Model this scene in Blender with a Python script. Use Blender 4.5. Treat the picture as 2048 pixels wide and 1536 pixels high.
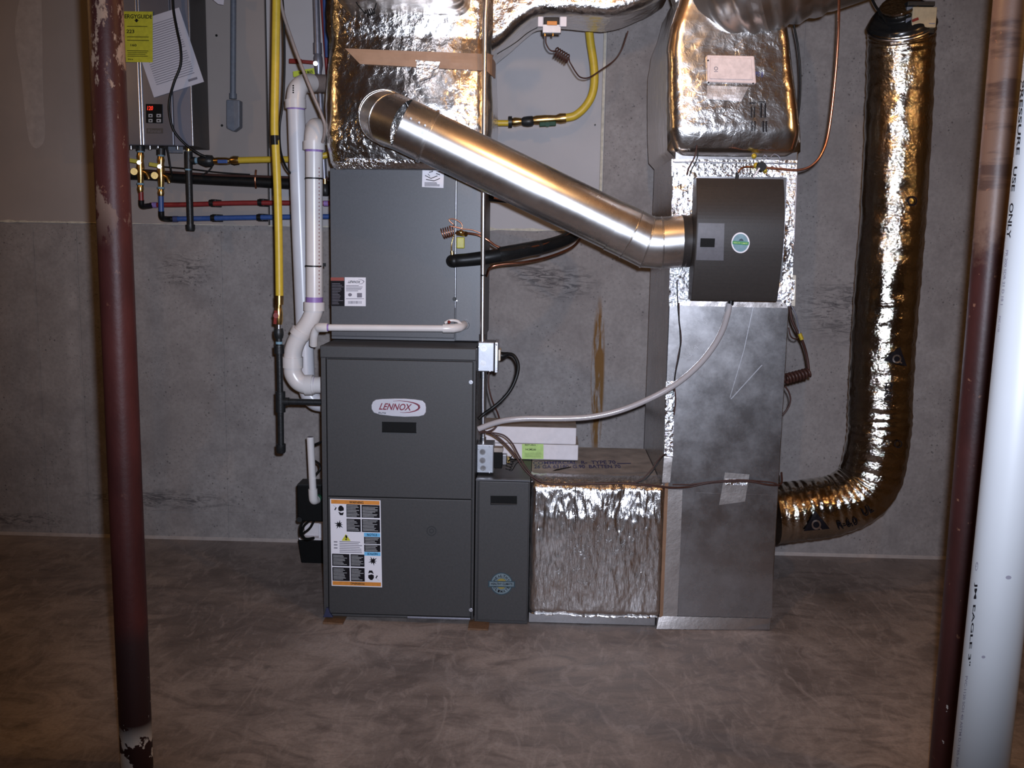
import bpy, bmesh, math, random
from mathutils import Vector, Matrix, noise
from mathutils.bvhtree import BVHTree
random.seed(7)
SC = bpy.context.scene
for o in list(bpy.data.objects):
    bpy.data.objects.remove(o)
COL = SC.collection
V = Vector
# ---------------------------------------------------------------- camera
EYE = V((0, 0, 1.55)); FPX = 2000.0
_y, _p, _r = math.radians(1.8), math.radians(8.5), math.radians(.95)
FW = V((-math.sin(_y)*math.cos(_p), math.cos(_y)*math.cos(_p), -math.sin(_p)))
_rt = V((math.cos(_y), math.sin(_y), 0)); _up = _rt.cross(FW)
RT = _rt*math.cos(_r) + _up*math.sin(_r)
UP = _up*math.cos(_r) - _rt*math.sin(_r)
cam = bpy.data.cameras.new('camera'); cam.sensor_width = 36; cam.lens = 36*FPX/2048
cam.clip_start = .02
co = bpy.data.objects.new('camera', cam); COL.objects.link(co)
co.matrix_world = Matrix(((RT.x, UP.x, -FW.x, EYE.x), (RT.y, UP.y, -FW.y, EYE.y), (RT.z, UP.z, -FW.z, EYE.z), (0, 0, 0, 1)))
SC.camera = co
SC.view_settings.view_transform = 'Standard'; SC.view_settings.look = 'None'
SC.view_settings.gamma = 1; SC.view_settings.use_curve_mapping = False
SC.view_settings.exposure = 0.0
# ---------------------------------------------------------------- world and lights
w = bpy.data.worlds.new('world'); SC.world = w; w.use_nodes = True
w.node_tree.nodes['Background'].inputs[0].default_value = (.5, .45, .42, 1)
w.node_tree.nodes['Background'].inputs[1].default_value = .01

def lamp(name, kind, loc, power, col, radius, aim=None, angle=None, blend=1.0):
    l = bpy.data.lights.new(name, kind); l.energy = power; l.color = col; l.shadow_soft_size = radius
    o = bpy.data.objects.new(name, l); COL.objects.link(o); o.location = loc
    if angle: l.spot_size = math.radians(angle); l.spot_blend = blend
    if aim is not None: o.rotation_euler = (V(aim)-V(loc)).to_track_quat('-Z', 'Y').to_euler()
    return o
# the camera's own flash, a hand's breadth up and to the right of the lens
lamp('camera_flash', 'SPOT', (.045, .02, 1.615), 620, (.76, .83, 1.0), .022, aim=(.05, 4.0, 1.40), angle=76, blend=1.0)
# bare bulbs on the joists, all outside the frame
WARM = (1.0, .56, .22)
lamp('bulb_light', 'POINT', (2.7, 1.9, 2.5), 30, WARM, .035)
lamp('bulb_light', 'POINT', (-2.9, 2.9, 2.5), 13, WARM, .035)
lamp('bulb_light', 'POINT', (.25, 2.65, 2.52), 20, WARM, .035)
# ---------------------------------------------------------------- pixel rays onto real planes
def ray(px, py): return FW + RT*((px-1024)/FPX) + UP*((768-py)/FPX)
def P(px, py, Y): v = ray(px, py); return EYE + v*(Y/v.y)
def PF(px, py, Z=0.): v = ray(px, py); return EYE + v*((Z-EYE.z)/v.z)
def PP(l): return [P(*q) for q in l]
# ---------------------------------------------------------------- materials
def lin(c):
    c /= 255.0
    return c/12.92 if c <= .04045 else ((c+.055)/1.055)**2.4
def S(r, g, b): return (lin(r), lin(g), lin(b), 1)

class NT:
    def __init__(s, name):
        s.m = bpy.data.materials.new(name); s.m.use_nodes = True
        s.t = s.m.node_tree; s.b = s.t.nodes['Principled BSDF']
    def n(s, typ, **k):
        x = s.t.nodes.new(typ)
        for a, b in k.items(): setattr(x, a, b)
        return x
    def put(s, sock, val):
        if hasattr(val, 'is_linked'): s.t.links.new(val, sock)
        elif val is not None: sock.default_value = val
    def pos(s, scale=None):
        g = s.n('ShaderNodeNewGeometry').outputs['Position']
        if scale is None: return g
        m = s.n('ShaderNodeMapping'); s.put(m.inputs[0], g); m.inputs['Scale'].default_value = scale
        return m.outputs[0]
    def noise(s, scale, detail=4, rough=.55, vec=None, dist=0):
        x = s.n('ShaderNodeTexNoise'); s.put(x.inputs['Vector'], vec if vec is not None else s.pos())
        x.inputs['Scale'].default_value = scale; x.inputs['Detail'].default_value = detail
        x.inputs['Roughness'].default_value = rough; x.inputs['Distortion'].default_value = dist
        return x.outputs['Fac']
    def voro(s, scale, vec=None, feature='F1', out='Distance', rnd=1.0):
        x = s.n('ShaderNodeTexVoronoi', feature=feature); s.put(x.inputs['Vector'], vec if vec is not None else s.pos())
        x.inputs['Scale'].default_value = scale; x.inputs['Randomness'].default_value = rnd
        return x.outputs[out]
    def ramp(s, fac, *st):
        x = s.n('ShaderNodeValToRGB'); s.put(x.inputs[0], fac); e = x.color_ramp.elements
        while len(e) < len(st): e.new(.5)
        for i, (p, c) in enumerate(st):
            e[i].position = p; e[i].color = c if isinstance(c, tuple) else (c, c, c, 1)
        return x.outputs[0]
    def mix(s, fac, a, b, mode='MIX'):
        x = s.n('ShaderNodeMix', data_type='RGBA', blend_type=mode)
        s.put(x.inputs[0], fac); s.put(x.inputs[6], a); s.put(x.inputs[7], b)
        return x.outputs[2]
    def math(s, op, a, b=None, c=None, clamp=False):
        x = s.n('ShaderNodeMath', operation=op, use_clamp=clamp)
        s.put(x.inputs[0], a)
        if b is not None: s.put(x.inputs[1], b)
        if c is not None: s.put(x.inputs[2], c)
        return x.outputs[0]
    def xyz(s):
        x = s.n('ShaderNodeSeparateXYZ'); s.put(x.inputs[0], s.pos()); return x.outputs
    def bump(s, h, strength, dist=.01, normal=None):
        x = s.n('ShaderNodeBump'); s.put(x.inputs['Height'], h)
        x.inputs['Strength'].default_value = strength; x.inputs['Distance'].default_value = dist
        if normal is not None: s.put(x.inputs['Normal'], normal)
        return x.outputs[0]
    def blob(s, cx, cz, rx, rz):        # 1 in the middle of an elliptical stain on a wall, 0 outside
        o = s.xyz()
        a = s.math('DIVIDE', s.math('SUBTRACT', o[0], cx), rx); b = s.math('DIVIDE', s.math('SUBTRACT', o[2], cz), rz)
        d = s.math('ADD', s.math('MULTIPLY', a, a), s.math('MULTIPLY', b, b))
        return s.math('SUBTRACT', 1.0, d, clamp=True)
    def done(s, col=None, rough=None, metal=None, normal=None, **k):
        i = s.b.inputs
        s.put(i['Base Color'], col); s.put(i['Roughness'], rough); s.put(i['Metallic'], metal)
        if normal is not None: s.put(i['Normal'], normal)
        for a, b in k.items(): s.put(i[a.replace('_', ' ')], b)
        return s.m

def plain(name, col, rough=.5, metal=0., grain=0., scale=60, var=.12, spec=None):
    t = NT(name)
    c = t.mix(t.ramp(t.noise(scale, 5), (.3, 0.), (.7, 1.)), tuple(x*(1-var) for x in col[:3])+(1,), tuple(min(1, x*(1+var)) for x in col[:3])+(1,))
    nm = t.bump(t.noise(scale*3, 4), grain, .004) if grain else None
    k = {'Specular_IOR_Level': spec} if spec is not None else {}
    return t.done(c, rough, metal, nm, **k)

def foil_mat(name, rough=.2, crinkle=.5, tint=(.80, .79, .78, 1), scale=1.0, scrim=True, stretch=(1, 1, 1)):
    t = NT(name)
    p = t.pos(stretch)
    x = t.n('ShaderNodeTexNoise', noise_type='RIDGED_MULTIFRACTAL'); t.put(x.inputs['Vector'], p)
    x.inputs['Scale'].default_value = 9*scale; x.inputs['Detail'].default_value = 4; x.inputs['Roughness'].default_value = .5
    x.inputs['Distortion'].default_value = .5
    b = t.noise(55*scale, 4, .6, p, .6)
    v = t.voro(30*scale, p, 'F1', 'Distance')
    h = t.math('ADD', t.math('MULTIPLY', x.outputs['Fac'], .30), t.math('ADD', t.math('MULTIPLY', b, .42), t.math('MULTIPLY', v, .28)))
    gate = t.ramp(t.noise(3.2, 3), (.38, .25), (.62, 1.))       # flat, pulled areas between crumpled ones
    nm = t.bump(t.math('MULTIPLY', h, gate), crinkle, .016)
    col = t.mix(t.noise(9, 3), tint, tuple(x*.9 for x in tint[:3])+(1,))
    return t.done(col, rough, 1.0, nm)

def concrete_wall():
    t = NT('poured_concrete')
    n1 = t.noise(1.3, 6, .6); n2 = t.noise(9, 6, .65); n3 = t.noise(60, 4, .6)
    c = t.mix(t.ramp(n1, (.32, 0.), (.68, 1.)), (.225, .203, .193, 1), (.315, .288, .276, 1))
    c = t.mix(t.ramp(n2, (.42, 0.), (.72, .75)), c, (.175, .155, .15, 1))
    c = t.mix(t.ramp(n3, (.35, .35), (.6, 0.)), c, (.16, .14, .135, 1))
    pits = t.math('MAXIMUM', t.ramp(t.voro(30), (.03, 1.), (.17, 0.)), t.ramp(t.voro(64, None), (.04, .8), (.20, 0.)))
    gate = t.ramp(t.noise(5, 3), (.44, .12), (.58, 1.))
    pm = t.math('MULTIPLY', pits, gate)
    c = t.mix(t.math('MULTIPLY', pm, .8), c, (.05, .045, .045, 1))
    # dark form-oil smears and the rust run below the joint, all on the wall itself
    sm = t.noise(22, 5, .7, t.pos((.55, 1, 2.2)), 1.5)
    for (px, py, rx, rz) in ((370, 540, .17, .10), (1120, 565, .22, .10), (1060, 545, .12, .06), (1700, 620, .3, .2), (320, 1000, .5, .06), (30, 1040, .3, .05)):
        q = P(px, py, 4.83)
        msk = t.math('MULTIPLY', t.blob(q.x, q.z, rx, rz), t.ramp(sm, (.47, 0.), (.60, .9)))
        c = t.mix(msk, c, (.065, .058, .06, 1))
    q = P(1195, 760, 4.83)
    rs = t.math('MULTIPLY', t.math('MULTIPLY', t.blob(q.x, q.z, .036, .42), 2.2, None, True), t.ramp(t.noise(14, 4, .6, t.pos((3, 1, .4))), (.40, 0.), (.52, 1.)))
    c = t.mix(t.math('MULTIPLY', rs, .95, None, True), c, (.15, .072, .016, 1))
    q = P(150, 780, 4.83)
    c = t.mix(t.math('MULTIPLY', t.blob(q.x, q.z, .05, .9), t.ramp(t.noise(10, 4), (.35, 0.), (.7, .35))), c, (.5, .46, .44, 1))
    h = t.math('ADD', t.math('MULTIPLY', n3, .4), t.math('MULTIPLY', pm, -1.2))
    return t.done(c, .85, 0, t.bump(h, .35, .006), Specular_IOR_Level=.25)

def concrete_floor():
    t = NT('trowelled_concrete')
    n1 = t.noise(1.1, 6, .62, None, .6); n2 = t.noise(4.5, 6, .65, t.pos((1, 1.6, 1)), 1.6); n3 = t.noise(90, 3)
    c = t.mix(t.ramp(n1, (.35, 0.), (.66, 1.)), (.135, .112, .102, 1), (.350, .298, .270, 1))
    c = t.mix(t.ramp(n2, (.44, 0.), (.68, .75)), c, (.095, .077, .070, 1))
    c = t.mix(t.ramp(t.noise(7, 5, .7, t.pos((1.7, .6, 1)), 2.0), (.50, 0.), (.72, .6)), c, (.38, .33, .305, 1))
    c = t.mix(t.ramp(n3, (.3, .25), (.6, 0.)), c, (.10, .08, .075, 1))
    o = t.xyz()                                   # pale dust drifted against the wall
    d = t.math('MULTIPLY', t.ramp(t.math('SUBTRACT', 4.83, o[1]), (.0, 1.), (.30, 0.)), t.ramp(t.noise(6, 4), (.3, .15), (.7, .55)))
    c = t.mix(d, c, (.36, .32, .31, 1))
    h = t.math('ADD', n3, t.math('MULTIPLY', n2, .8))
    return t.done(c, t.ramp(n2, (.3, .62), (.7, .5)), 0, t.bump(h, .12, .004), Specular_IOR_Level=.3)

def drywall(name, a, b):
    t = NT(name)
    c = t.mix(t.ramp(t.noise(2.2, 5), (.3, 0.), (.7, 1.)), a, b)
    return t.done(c, .8, 0, t.bump(t.noise(160, 3), .12, .002), Specular_IOR_Level=.2)

def column_paint():
    t = NT('worn_red_primer')
    n = t.noise(5, 6, .6, t.pos((1, 1, .5)))
    c = t.mix(t.ramp(n, (.35, 0.), (.65, 1.)), (.030, .0085, .008, 1), (.058, .015, .013, 1))
    o = t.xyz()
    sc = t.ramp(t.noise(34, 5, .65), (.66, 0.), (.70, 1.))
    up = t.ramp(t.math('MULTIPLY', o[2], .4), (.5, .15), (.72, 1.))     # more scraped towards the top
    wear = t.math('MULTIPLY', t.ramp(t.noise(11, 6, .7, t.pos((1, 1, .45))), (.545, 0.), (.575, 1.)), t.ramp(t.math('MULTIPLY', o[2], .4), (.60, 0.), (.70, 1.)))
    c = t.mix(t.math('MULTIPLY', sc, up), c, (.19, .085, .05, 1))
    c = t.mix(wear, c, (.25, .165, .12, 1))
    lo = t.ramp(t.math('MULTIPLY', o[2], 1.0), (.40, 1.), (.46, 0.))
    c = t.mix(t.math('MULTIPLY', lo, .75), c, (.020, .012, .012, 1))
    ch = t.math('MULTIPLY', t.ramp(t.noise(30, 4, .5, t.pos((1, 1, .55))), (.68, 0.), (.69, 1.)), lo)
    base = t.math('MULTIPLY', t.ramp(t.noise(17, 5, .6), (.50, 0.), (.51, 1.)), t.ramp(o[2], (.10, 1.), (.16, 0.)))
    wh = t.math('MAXIMUM', ch, base)
    c = t.mix(wh, c, (.55, .52, .48, 1))
    h = t.math('ADD', t.noise(60, 3), t.math('MULTIPLY', wear, -.6))
    return t.done(c, t.mix(wear, (.48, .48, .48, 1), (.8, .8, .8, 1)), 0, t.bump(h, .18, .004), Specular_IOR_Level=.2)

def column_paint_tan():
    t = NT('scraped_red_primer')
    o = t.xyz()
    n = t.noise(6, 6, .65, t.pos((1, 1, .6)))
    c = t.mix(t.ramp(n, (.35, 0.), (.65, 1.)), (.028, .0095, .009, 1), (.050, .0155, .014, 1))
    up = t.ramp(t.math('ADD', t.math('MULTIPLY', o[2], .4), t.math('MULTIPLY', t.noise(13, 5, .7), .12)), (.66, 0.), (.70, 1.))
    dk = t.ramp(t.noise(8, 5, .6, t.pos((.4, .4, 2.5))), (.5, 0.), (.6, .8))
    tan = t.mix(dk, (.155, .095, .070, 1), (.055, .032, .028, 1))
    c = t.mix(t.math('MULTIPLY', up, .95), c, tan)
    sc = t.ramp(t.noise(40, 5, .65), (.66, 0.), (.70, .8))
    c = t.mix(sc, c, (.20, .10, .065, 1))
    ch = t.math('MULTIPLY', t.ramp(t.noise(28, 4, .5), (.70, 0.), (.71, 1.)), t.ramp(o[2], (.35, 1.), (.42, 0.)))
    c = t.mix(ch, c, (.5, .48, .46, 1))
    return t.done(c, .45, 0, t.bump(t.noise(50, 4), .15, .004), Specular_IOR_Level=.3)

def spangle(name, tint=(.58, .58, .60, 1), rough=.36, scale=55, dirty=.25):
    t = NT(name)
    v = t.voro(scale*2.2, None, 'F1', 'Color')
    g = t.n('ShaderNodeSeparateColor'); t.put(g.inputs[0], v)
    c = t.mix(t.math('MULTIPLY', g.outputs[0], .16), tint, tuple(x*.6 for x in tint[:3])+(1,))
    d = t.ramp(t.noise(5, 6, .7, None, .8), (.42, 0.), (.75, dirty))
    c = t.mix(d, c, (.20, .17, .15, 1))
    r = t.math('ADD', rough-.03, t.math('MULTIPLY', t.ramp(t.noise(7, 6, .72), (.35, 0.), (.7, 1.)), .085))
    return t.done(c, r, 1.0, t.bump(t.noise(2.2, 2), .06, .02))

def round_pipe_metal():
    t = NT('galvanized_pipe')
    c = t.mix(t.ramp(t.noise(12, 5, .6), (.45, 0.), (.75, .4)), (.84, .83, .82, 1), (.40, .37, .34, 1))
    return t.done(c, t.ramp(t.noise(9, 4), (.3, .25), (.7, .31)), 1.0, t.bump(t.noise(6, 2), .03, .01))

M = {}
M['wall'] = concrete_wall(); M['floor'] = concrete_floor()
M['tan_board'] = drywall('tan_drywall', (.265, .228, .210, 1), (.305, .265, .245, 1))
M['grey_board'] = drywall('grey_drywall', (.36, .345, .35, 1), (.42, .40, .405, 1))
M['compound'] = plain('joint_compound', (.34, .30, .28, 1), .85, 0, .1, 25)
M['wood'] = plain('joist_wood', (.36, .22, .11, 1), .7, 0, .1, 9, .3)
M['ply'] = plain('subfloor_wood', (.42, .28, .15, 1), .75, 0, .1, 5, .25)
M['sealant'] = plain('sill_foam', (.46, .42, .34, 1), .8, 0, .3, 40, .25)
M['column'] = column_paint(); M['column2'] = column_paint_tan()
M['paint'] = plain('furnace_grey_paint', (.038, .0365, .037, 1), .48, 0, .05, 120, .10, .40)
M['paint_dk'] = plain('cabinet_dark_seam', (.012, .012, .013, 1), .6)
M['coilgrey'] = plain('coil_grey_paint', (.056, .056, .062, 1), .42, 0, .05, 120, .08, .45)
M['coil_l'] = plain('coil_panel_grey', (.070, .071, .079, 1), .42, 0, .05, 120, .08, .5)
M['galv'] = spangle('galvanized_sheet', (.47, .46, .47, 1), .27); M['galv_lt'] = spangle('galvanized_box', (.36, .37, .40, 1), .46, 90, .3)
M['galv_top'] = plain('dusty_metal_card_shade', (.27, .23, .20, 1), .6, 0, .1, 14, .3)  # also colours the carton tops as if in shade
M['pipe'] = round_pipe_metal()
M['foil'] = foil_mat('foil_wrap', .19, .60)
M['foil_soft'] = foil_mat('foil_wrap_loose', .21, .30, (.76, .74, .72, 1), .8)
M['foil_flat'] = foil_mat('foil_facing', .30, .16, (.66, .64, .63, 1), .8)
M['foil_under'] = foil_mat('foil_underside_dimmed', .28, .22, (.40, .33, .28, 1), .9)  # darker foil tint, imitates the dark floor mirrored in the underside
M['foil_flex'] = foil_mat('foil_flex_sleeve', .10, .34, (.52, .47, .40, 1), 2.3)
M['foil_tape'] = foil_mat('foil_tape', .16, .75, (.86, .86, .88, 1), 2.0)
M['foil_pull'] = foil_mat('foil_wrap_pulled', .22, .60, (.80, .78, .77, 1), 1.1, True, (1.9, 1.9, .45))
M['tape_flat'] = plain('matte_foil_tape', (.52, .48, .46, 1), .36, 1.0, .12, 30, .1)
M['kraft'] = plain('kraft_tape', (.33, .20, .125, 1), .55, 0, .05, 20, .1)
M['pvc'] = plain('white_pvc', (.64, .60, .585, 1), .28, 0, 0, 8, .06)
M['pvc_far'] = plain('pale_pvc', (.58, .57, .60, 1), .30, 0, 0, 8, .06)
M['pvc_front'] = plain('white_pvc_dimmed', (.33, .335, .345, 1), .35, 0, 0, 6, .03)  # white plastic greyed in colour to imitate flash falloff on the near pipe
M['purple'] = plain('purple_primer', (.26, .16, .40, 1), .45)
M['yellow'] = plain('yellow_gas_jacket', (.52, .36, .03, 1), .42, 0, .05, 40, .08)
M['iron'] = plain('black_iron', (.014, .015, .016, 1), .40, 0, .2, 60, .3, .35)
M['black'] = plain('black_rubber', (.007, .007, .007, 1), .42, 0, .05, 50, .2, .25)
M['black_gloss'] = plain('black_tape', (.010, .010, .010, 1), .22)
M['void'] = plain('black_plastic', (.004, .004, .004, 1), .6, spec=.12)
M['brass'] = plain('brass', (.62, .42, .16, 1), .26, 1.0, .05, 60, .15)
M['steel'] = plain('zinc_steel', (.55, .55, .58, 1), .28, 1.0, .03, 60, .1)
M['emt'] = plain('emt_conduit', (.72, .72, .76, 1), .30, 1.0, .03, 80, .1)
M['copper'] = plain('copper', (.70, .30, .18, 1), .28, 1.0, .03, 40, .12)
M['red'] = plain('red_pex', (.20, .018, .018, 1), .4); M['redh'] = plain('red_handle', (.18, .018, .013, 1), .5, spec=.2)
M['blue'] = plain('blue_pex', (.03, .075, .24, 1), .4); M['bluet'] = plain('blue_thread_tape', (.16, .28, .36, 1), .6)
M['bluegrey'] = plain('blue_plastic', (.04, .05, .13, 1), .5)
M['green'] = plain('green_handle', (.006, .045, .022, 1), .5, spec=.2); M['lime'] = plain('lime_tag', (.44, .52, .03, 1), .55)
M['white'] = plain('white_print', (.66, .64, .68, 1), .5, 0, 0, 6, .03); M['card'] = plain('white_cardboard', (.60, .565, .585, 1), .7, 0, .1, 40, .05)
M['paper'] = plain('paper', (.50, .48, .53, 1), .75, 0, 0, 9, .05); M['ink'] = plain('black_ink', (.007, .006, .008, 1), .6, spec=.12)
M['inkfaint'] = plain('grey_ink', (.16, .15, .18, 1), .7); M['inkwhite'] = plain('white_ink', (.34, .34, .35, 1), .6)
M['ylabel'] = plain('yellow_label', (.46, .44, .02, 1), .6); M['orange'] = plain('orange_label', (.55, .20, .025, 1), .5)
M['cyan'] = plain('blue_label', (.12, .40, .66, 1), .5); M['maroon'] = plain('maroon_ink', (.15, .006, .025, 1), .4)
M['silver'] = plain('silver_badge', (.60, .60, .66, 1), .28, .35, 0, 9, .05); M['glabel'] = plain('green_label', (.36, .52, .16, 1), .6)
M['navy'] = plain('navy_ink', (.03, .028, .12, 1), .6); M['redbrown'] = plain('brown_wire_jacket', (.042, .017, .013, 1), .45, spec=.3)
M['darkred'] = plain('warning_red', (.22, .03, .015, 1), .5)
M['heater'] = plain('heater_silver_paint', (.125, .128, .155, 1), .34, .35, 0, 9, .05); M['heater2'] = plain('heater_pale_paint', (.18, .188, .235, 1), .34, .3, 0, 9, .05)
M['heater_side'] = plain('heater_dark_side', (.055, .05, .048, 1), .5, 0, 0, 9, .1)
M['conduitgrey'] = plain('grey_pvc_conduit', (.115, .125, .15, 1), .5)
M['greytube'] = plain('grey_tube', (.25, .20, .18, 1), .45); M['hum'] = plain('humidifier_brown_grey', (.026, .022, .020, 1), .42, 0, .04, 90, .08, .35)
M['hum_l'] = plain('humidifier_label', (.085, .083, .095, 1), .4); M['teal'] = plain('badge_teal', (.14, .24, .28, 1), .35); M['dgreen'] = plain('badge_green', (.012, .17, .06, 1), .35)
M['cream'] = plain('cream_plastic', (.56, .51, .42, 1), .5); M['tanbox'] = plain('tan_plastic', (.37, .29, .18, 1), .5); M['pinkish'] = plain('sensor_white', (.62, .52, .50, 1), .42)
M['gold'] = plain('ochre_blob', (.45, .33, .03, 1), .35, .3); M['tagy'] = plain('yellow_tag', (.42, .38, .05, 1), .45)
M['bluedark'] = plain('badge_blue', (.012, .035, .05, 1), .5); M['badgeg'] = plain('badge_grey', (.11, .15, .17, 1), .5); M['badgey'] = plain('badge_yellow', (.22, .17, .03, 1), .5)
M['woodshim'] = plain('cedar_shim', (.12, .062, .03, 1), .7, 0, .2, 60, .2); M['blueshim'] = plain('blue_wedge', (.018, .022, .06, 1), .5)
M['steelgrey'] = plain('grey_steel_pipe', (.22, .22, .26, 1), .38, .6)
t = NT('red_display'); M['led'] = t.done((.1, .0, .0, 1), .4, 0, None, Emission_Color=(1, .04, .02, 1), Emission_Strength=1.1)
t = NT('tube_plastic'); M['vinyl'] = t.done((.36, .335, .34, 1), .20, 0, t.bump(t.noise(30, 3), .1, .004), Subsurface_Weight=.0)
# ---------------------------------------------------------------- geometry helpers
class MB:
    def __init__(s): s.v = []; s.f = []; s.mi = []; s.sm = []
    def add(s, vs, fs, mi=0, smooth=False):
        k = len(s.v); s.v += [V(x) for x in vs]
        for f in fs: s.f.append([k+i for i in f]); s.mi.append(mi); s.sm.append(smooth)
        return s
    def box(s, a, b, mi=0):
        x0, x1 = sorted((a[0], b[0])); y0, y1 = sorted((a[1], b[1])); z0, z1 = sorted((a[2], b[2]))
        return s.hexa([(x0, y0, z0), (x1, y0, z0), (x1, y1, z0), (x0, y1, z0), (x0, y0, z1), (x1, y0, z1), (x1, y1, z1), (x0, y1, z1)], mi)
    def hexa(s, c, mi=0):
        return s.add(c, [(0, 3, 2, 1), (4, 5, 6, 7), (0, 1, 5, 4), (1, 2, 6, 5), (2, 3, 7, 6), (3, 0, 4, 7)], mi)
    def bar(s, a, b, w, d, up=(0, 1, 0), mi=0):
        a = V(a); b = V(b); t = (b-a).normalized(); x = t.cross(V(up)).normalized(); y = x.cross(t)
        c = []
        for q in (a, b): c += [q-x*w/2-y*d/2, q+x*w/2-y*d/2, q+x*w/2+y*d/2, q-x*w/2+y*d/2]
        return s.hexa(c, mi)
    def tube(s, pts, rad, seg=16, mi=0, caps=True, jit=None, smooth=True):
        pts = [V(q) for q in pts]; n = len(pts)
        if not hasattr(rad, '__len__'): rad = [rad]*n
        tan = []
        for i in range(n):
            t = V((0, 0, 0))
            if i: t += (pts[i]-pts[i-1]).normalized()
            if i < n-1: t += (pts[i+1]-pts[i]).normalized()
            tan.append(t.normalized() if t.length > 1e-9 else V((0, 0, 1)))
        x = tan[0].orthogonal().normalized(); vs = []; fs = []
        for i in range(n):
            t = tan[i]; x = (x-t*x.dot(t)).normalized(); y = t.cross(x)
            k = 1.0
            if 0 < i < n-1:
                c = (pts[i]-pts[i-1]).normalized().dot(t); k = 1/max(.6, c)
                bend = ((pts[i+1]-pts[i]).normalized()-(pts[i]-pts[i-1]).normalized())
                bd = bend.normalized() if bend.length > 1e-6 else None
            else: bd = None
            for j in range(seg):
                a = 2*math.pi*j/seg; dvec = x*math.cos(a)+y*math.sin(a)
                r = rad[i]
                if jit: r = jit(pts[i]+dvec*r, i, j, r)
                off = dvec*r
                if bd is not None and not smooth: off += bd*off.dot(bd)*(k-1)
                vs.append(pts[i]+off)
        for i in range(n-1):
            for j in range(seg):
                a = i*seg+j; b = i*seg+(j+1) % seg; fs.append((a, b, b+seg, a+seg))
        s.add(vs, fs, mi, True)
        if caps:
            s.add(vs[:seg], [list(reversed(range(seg)))], mi); s.add(vs[-seg:], [list(range(seg))], mi)
        return s
    def cyl(s, a, b, r, r2=None, seg=20, mi=0): return s.tube([a, b], [r, r if r2 is None else r2], seg, mi)
    def ball(s, c, r, mi=0, sc=(1, 1, 1)):
        c = V(c); pts = [c+V((0, 0, -r*sc[2]*math.cos(math.pi*i/8))) for i in range(9)]
        vs = []; fs = []
        for i in range(9):
            q = r*math.sin(math.pi*i/8)
            for j in range(12): vs.append(pts[i]+V((q*sc[0]*math.cos(j*math.pi/6), q*sc[1]*math.sin(j*math.pi/6), 0)))
        for i in range(8):
            for j in range(12): fs.append((i*12+j, i*12+(j+1) % 12, (i+1)*12+(j+1) % 12, (i+1)*12+j))
        return s.add(vs, fs, mi, True)
    def grid(s, fn, nu, nv, mi=0, closed=False, smooth=True):
        vs = [fn(i/(nu if closed else nu-1), j/(nv-1)) for j in range(nv) for i in range(nu)]
        fs = []
        for j in range(nv-1):
            for i in range(nu if closed else nu-1):
                a = j*nu+i; b = j*nu+(i+1) % nu; fs.append((a, b, b+nu, a+nu))
        return s.add(vs, fs, mi, smooth)
    def prism(s, poly, depth, mi=0):      # poly: world points; depth: vector
        n = len(poly); d = V(depth); vs = [V(q) for q in poly]+[V(q)+d for q in poly]
        fs = [list(range(n)), [n+i for i in reversed(range(n))]]
        for i in range(n): fs.append([i, i+n, (i+1) % n+n, (i+1) % n])
        return s.add(vs, fs, mi)

def spline(pts, per=8):
    pts = [V(q) for q in pts]
    if len(pts) < 3: return pts
    e = [pts[0]*2-pts[1]]+pts+[pts[-1]*2-pts[-2]]; out = []
    for i in range(1, len(e)-2):
        a, b, c, d = e[i-1:i+3]
        for k in range(per):
            t = k/per
            out.append(.5*((2*b)+(c-a)*t+(2*a-5*b+4*c-d)*t*t+(3*b-a-3*c+d)*t*t*t))
    out.append(pts[-1]); return out
def sp(l, per=8): return spline(PP(l), per)

LEGIT = {}
def link(name, mb, mats, parent=None, bevel=0., label=None, kind=None, fix=True):
    me = bpy.data.meshes.new(name)
    lo = V((min(q.x for q in mb.v), min(q.y for q in mb.v), min(q.z for q in mb.v))); hi = V((max(q.x for q in mb.v), max(q.y for q in mb.v), max(q.z for q in mb.v)))
    c = (lo+hi)/2
    me.from_pydata([q-c for q in mb.v], [], mb.f)
    if not isinstance(mats, (list, tuple)): mats = [mats]
    for m in mats: me.materials.append(m)
    me.polygons.foreach_set('material_index', mb.mi); me.polygons.foreach_set('use_smooth', mb.sm)
    if fix:
        bm = bmesh.new(); bm.from_mesh(me); bmesh.ops.recalc_face_normals(bm, faces=bm.faces); bm.to_mesh(me); bm.free()
    me.update()
    o = bpy.data.objects.new(name, me); COL.objects.link(o); o.location = c
    if bevel:
        b = o.modifiers.new('bevel', 'BEVEL'); b.width = bevel; b.segments = 2; b.limit_method = 'ANGLE'; b.angle_limit = math.radians(40)
    if parent: put_under(o, parent)
    if label: o['label'] = label
    if kind: o['kind'] = kind
    return o
def wpos(o):
    q = V(o.location)
    while o.parent: o = o.parent; q = q+V(o.location)
    return q
def put_under(o, parent):
    q = wpos(parent); o.parent = parent; o.location = V(o.location)-q
def thing(name, label, cat, loc, group=None):
    o = bpy.data.objects.new(name, None); COL.objects.link(o); o.location = loc; o.empty_display_size = .05
    o['label'] = label; o['category'] = cat
    if group: o['group'] = group
    return o
def tag(o, label, cat, group=None):
    o['label'] = label; o['category'] = cat
    if group: o['group'] = group
    return o
def struct(name, mb, m, bevel=0, parent=None):
    o = link(name, mb, m, parent, bevel)
    if not parent: o['kind'] = 'structure'
    return o
def lbox(name, a, b, m, parent=None, bevel=.002, label=None): return link(name, MB().box(a, b), m, parent, bevel, label)
def ltube(name, pts, r, m, parent=None, seg=14, label=None): return link(name, MB().tube(pts, r, seg), m, parent, 0, label)
def bvh(o):
    q = wpos(o); return BVHTree.FromPolygons([v.co+q for v in o.data.vertices], [list(p.vertices) for p in o.data.polygons])
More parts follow.
